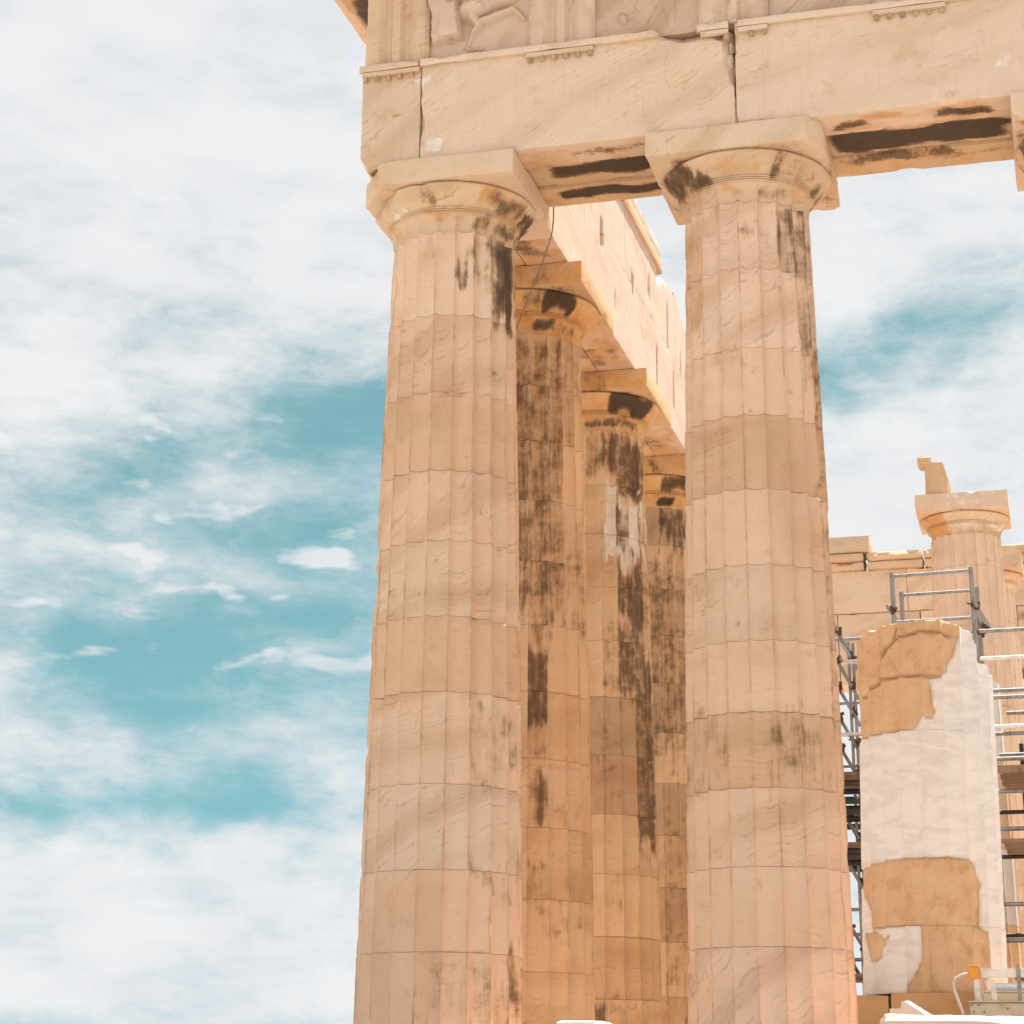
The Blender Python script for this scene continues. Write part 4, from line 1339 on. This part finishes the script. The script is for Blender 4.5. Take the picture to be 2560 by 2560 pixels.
# ------------------------------------------------------------------ steel scaffold
SCF = empty('steel_scaffold', (5, 7.5, .83), 'grey steel tube scaffold with wooden platforms around the patched columns', 'scaffold')
TR = .026


def T(*pts, r=TR, mat=STEEL, name='tube'):
    return tube(name, pts, r, mat, SCF, 8)


cpl_me = None


def coupler(p, ang=0.3, mat=RUST):
    global cpl_me
    if cpl_me is None:
        bm = bmesh.new()
        for (sx, sy, sz, ox) in ((.10, .07, .06, 0), (.045, .045, .13, .05), (.17, .022, .022, -.03), (.03, .11, .03, .04)):
            r_ = bmesh.ops.create_cube(bm, size=1)
            bmesh.ops.scale(bm, vec=(sx, sy, sz), verts=r_['verts'])
            bmesh.ops.translate(bm, vec=(ox, 0, 0), verts=r_['verts'])
        bmesh.ops.bevel(bm, geom=bm.edges[:], offset=.006, segments=1, affect='EDGES')
        cpl_me = bpy.data.meshes.new('coupler')
        bm.to_mesh(cpl_me)
        bm.free()
        cpl_me.materials.append(RUST)
    o = bpy.data.objects.new('coupler', cpl_me)
    COL.objects.link(o)
    o.parent = SCF
    o.location = Vector(p) - Vector((5, 7.5, .83))
    o.rotation_euler = (ang * .5, ang, ang * 2)
    return o


# guard frame above the truncated column
T((4.68, 7.0, .83), (4.68, 7.0, 6.88), r=.034)
T((5.82, 7.0, .83), (5.82, 7.0, 6.90), r=.034)
T((4.72, 8.2, .83), (4.72, 8.2, 6.87), r=.034)
T((5.85, 8.2, .83), (5.85, 8.2, 6.88), r=.034)
T((4.68, 7.0, 6.83), (5.82, 7.0, 6.86))
T((4.72, 8.2, 6.82), (5.85, 8.2, 6.84))
T((4.68, 7.0, 6.14), (5.82, 7.0, 6.16))
T((4.72, 8.2, 5.80), (5.85, 8.2, 5.82))
T((4.61, 6.88, 6.34), (4.74, 8.35, 6.30), r=.03)
T((5.86, 6.88, 6.34), (5.92, 8.4, 6.30), r=.03)
T((5.86, 6.86, 6.32), (6.03, 8.3, 6.22), r=.03)
coupler((4.66, 6.96, 6.33), .4)
coupler((5.84, 6.95, 6.33), .2)
coupler((5.95, 7.6, 6.13), .6)
coupler((5.88, 7.1, 5.95), .1)
T((5.82, 7.0, 5.54), (5.90, 7.05, 5.54))
# rails running on to the side
for z_, y_, x_, m_ in ((5.95, 7.0, 5.88, STEEL), (5.55, 7.0, 5.86, WHITEP), (5.30, 8.2, 5.6, STEEL), (5.02, 7.2, 5.6, STEEL), (4.98, 8.3, 6.15, STEEL), (4.66, 8.2, 5.9, STEEL), (4.55, 6.9, 5.5, WHITEP), (4.38, 8.4, 6.0, STEEL),
                       (4.11, 7.0, 5.6, STEEL), (3.66, 7.0, 5.6, STEEL), (3.53, 8.3, 5.6, DARKM), (3.14, 7.0, 5.6, STEEL), (3.02, 7.4, 5.6, STEEL), (2.86, 8.0, 5.6, DARKM), (2.12, 7.0, 5.7, STEEL), (1.65, 7.2, 5.7, STEEL), (1.80, 8.4, 5.8, DARKM)):
    T((x_, y_, z_), (9.0, y_, z_ + .02), mat=m_, r=.03)
T((7.6, 7.0, .83), (7.6, 7.0, 6.9), r=.034)
T((7.6, 8.4, .83), (7.6, 8.4, 6.9), r=.034)
T((6.32, 8.8, .83), (6.32, 8.8, 4.6), r=.034, mat=DARKM)


def plank(b, seed, mat=WOOD):
    V, F = grid_box(*b, seg=.4)
    V = wear_box(V, b, .004, .003, .01, seed)
    return link_mesh('plank', V, F, mat, SCF, None, 30, None, ((b[0] + b[1]) / 2, (b[2] + b[3]) / 2, b[4]))


for lv, z_ in enumerate((3.90, 2.92, 1.16)):
    for q in range(6):
        plank((3.45, 4.12, 6.65 + q * .33, 6.96 + q * .33, z_, z_ + .05), 20 + q)
        plank((6.02 + .04 * (q % 2), 9.0, 6.65 + q * .33, 6.96 + q * .33, z_, z_ + .05), 30 + q)
plank((5.9, 9.0, 6.60, 6.64, 3.86, 3.97), 61)
for z_ in (3.80, 3.55, 3.40, 2.85, 2.78):
    for y_ in (6.75, 7.6, 8.5):
        T((3.45, y_, z_), (4.15, y_, z_), mat=DARKM, r=.045)
# tower seen in the gap between the facade column and the white column
for (x_, y_, z1) in ((3.735, 7.4, 6.30), (3.90, 8.0, 6.09), (3.97, 8.0, 6.07), (3.60, 8.0, 6.2)):
    T((x_, y_, .83), (x_, y_, z1), r=.024)
for z_ in (6.13, 5.16, 4.22, 2.15, 1.80, 1.45):
    T((3.45, 8.0, z_), (4.15, 8.0, z_ + .01))
for z_ in (5.75, 4.66):
    plank((3.5, 4.12, 7.7, 7.9, z_ - .02, z_ + .02), 70, WHITEP)
for z_ in (6.3, 5.85, 5.45, 5.0, 4.55, 3.6, 2.95, 2.05, 1.55):
    T((3.70, 7.5, z_), (4.02, 8.1, z_ - .62))
    coupler((3.78, 7.6, z_ - .12), z_)
    coupler((3.95, 7.95, z_ - .42), z_ * 1.3)
T((3.74, 7.4, 6.3), (3.95, 8.0, 5.9), r=.02)

# ------------------------------------------------------------------ site machinery and loose stones
HO = empty('cable_hoist', (5.95, 3.0, 0), 'cream hoist with white rail and orange end cap below the white column', 'hoist')


def hb(name, b, mat, bev=.008):
    bm = bmesh.new()
    r_ = bmesh.ops.create_cube(bm, size=1)
    bmesh.ops.scale(bm, vec=(b[1] - b[0], b[3] - b[2], b[5] - b[4]), verts=r_['verts'])
    bmesh.ops.bevel(bm, geom=bm.edges[:], offset=bev, segments=2, affect='EDGES')
    me = bpy.data.meshes.new(name)
    bm.to_mesh(me)
    bm.free()
    me.materials.append(mat)
    o = bpy.data.objects.new(name, me)
    COL.objects.link(o)
    o.parent = HO
    o.location = Vector(((b[0] + b[1]) / 2, (b[2] + b[3]) / 2, (b[4] + b[5]) / 2)) - Vector((5.95, 3.0, 0))
    return o


hb('rail', (5.74, 7.4, 2.95, 3.05, .955, 1.055), WHITEP)
oc = hb('end_cap', (5.615, 5.765, 2.91, 3.09, .935, 1.085), ORANGE, .02)
for v in oc.data.vertices:
    if v.co.z > 0:
        v.co.x *= .88
        v.co.y *= .8
hb('cap_lid', (5.628, 5.752, 2.925, 3.075, 1.086, 1.10), simple_mat('faded_orange', (.80, .50, .28), .5, 0, .05, 10), .005)
hb('post', (5.675, 5.745, 2.97, 3.03, .685, .95), WHITEP)
hb('post', (5.86, 5.92, 3.10, 3.16, .70, .953), WHITEP)
hb('housing', (5.615, 7.3, 2.80, 3.30, .02, .665), CREAM, .015)
hb('housing_flange', (5.60, 7.3, 2.78, 3.32, .668, .685), CREAM, .004)
hb('rear_box', (5.76, 7.3, 3.34, 3.6, .4, .80), CREAM, .01)
hb('rear_flange', (5.75, 7.3, 3.33, 3.62, .802, .822), CREAM, .004)
hb('clamp', (6.17, 6.215, 2.92, 3.08, .69, 1.10), STEEL, .006)
hb('foot', (5.9, 6.0, 2.9, 3.2, 0, .02), DARKM, .002)
for (x_, z_) in ((5.66, .56), (5.78, .56), (5.64, .64), (5.72, .64), (6.05, .6)):
    hb('bolt', (x_ - .013, x_ + .013, 2.785, 2.80, z_ - .013, z_ + .013), STEEL, .004)
hs_ = tube('hose', [(5.62, 3.0, 1.00), (5.55, 3.0, .99), (5.47, 2.99, .95), (5.44, 2.98, .90), (5.45, 2.97, .80), (5.48, 2.96, .70), (5.52, 2.94, .58), (5.55, 2.92, .48), (5.57, 2.9, .02)], .017, HOSE, None, 8)
hs_.parent = HO
hs_.location = hs_.location - Vector((5.95, 3.0, 0))
hc_ = tube('cable_loop', [(5.84, 3.0, .94), (5.80, 3.02, .93), (5.77, 3.04, .88), (5.76, 3.05, .80), (5.75, 3.05, .69)], .011, HOSE, None, 6)
hc_.parent = HO
hc_.location = hc_.location - Vector((5.95, 3.0, 0))

# dark drum of a winch between the posts
wn_ = empty('winch_drum', (6.1, 3.85, .0), 'dark round winch behind the hoist rail', 'winch')
bm = bmesh.new()
bmesh.ops.create_cone(bm, cap_ends=True, segments=28, radius1=.24, radius2=.24, depth=.5)
bmesh.ops.bevel(bm, geom=bm.edges[:], offset=.01, segments=1, affect='EDGES')
me = bpy.data.meshes.new('drum_body')
bm.to_mesh(me)
bm.free()
me.materials.append(DARKM)
o = bpy.data.objects.new('drum_body', me)
COL.objects.link(o)
o.parent = wn_
o.rotation_euler = (0, math.pi / 2, 0)
o.location = (0, -.25, .68)
o = bpy.data.objects.new('stand', bpy.data.meshes.new('stand'))
V, F = grid_box(-.2, .2, -.4, -.1, 0, .46, seg=.2)
o.data.from_pydata(V.tolist(), [], F)
o.data.materials.append(DARKM)
COL.objects.link(o)
o.parent = wn_

wb = block('marble_block', (4.70, 7.6, 1.0, 2.2, 0.0, .475), NEWM, None, (.50, .49, .475), seg=.07, r=.04, amp=.035, chip=.12, seed=760,
           chops=[((5.55, 1.0, .435), (.12, -.2, .97), .02, 8, 3.0), ((6.2, 1.0, .40), (.10, -.1, .97), .02, 9, 3.0), ((4.74, 1.1, .3), (-.9, -.2, .3), .03, 3, 4.0)])
tag(wb, 'rough white marble block lying in front of the hoist', 'stone block')
wb2 = block('marble_block', (1.06, 1.62, 1.05, 1.7, 0.0, .405), NEWM, None, (.74, .71, .68), seg=.06, r=.02, amp=.01, chip=.04, seed=761, chops=[((1.5, 1.1, .4), (.3, -.2, .9), .01, 3, 4.0)])
tag(wb2, 'small white marble block between the two near columns', 'stone block')
sl_ = empty('marble_slab', (4.95, 2.5, 0), 'thin pointed marble slab leaning behind the white block', 'stone slab')
V = np.array([(4.80, 2.45, 0), (5.16, 2.45, 0), (5.16, 2.45, .50), (4.90, 2.45, .665), (4.86, 2.45, .66), (4.84, 2.45, .5)])
V2 = V + np.array([.05, .05, .012])
n_ = len(V)
link_mesh('slab', np.concatenate([V, V2]), [tuple(range(n_)), tuple(range(2 * n_ - 1, n_ - 1, -1))] + [(i, i + n_, (i + 1) % n_ + n_, (i + 1) % n_) for i in range(n_)], NEWM, sl_, np.zeros((2 * n_, 3)), None, (.66, .56, .48), (4.95, 2.5, 0))
br = block('marble_block', (4.70, 5.06, 2.62, 2.9, 0, .60), NEWM, None, (.70, .62, .52), seg=.1, r=.008, amp=.004, chip=.02, seed=770)
tag(br, 'squared pale block half hidden behind the pointed slab', 'stone block')
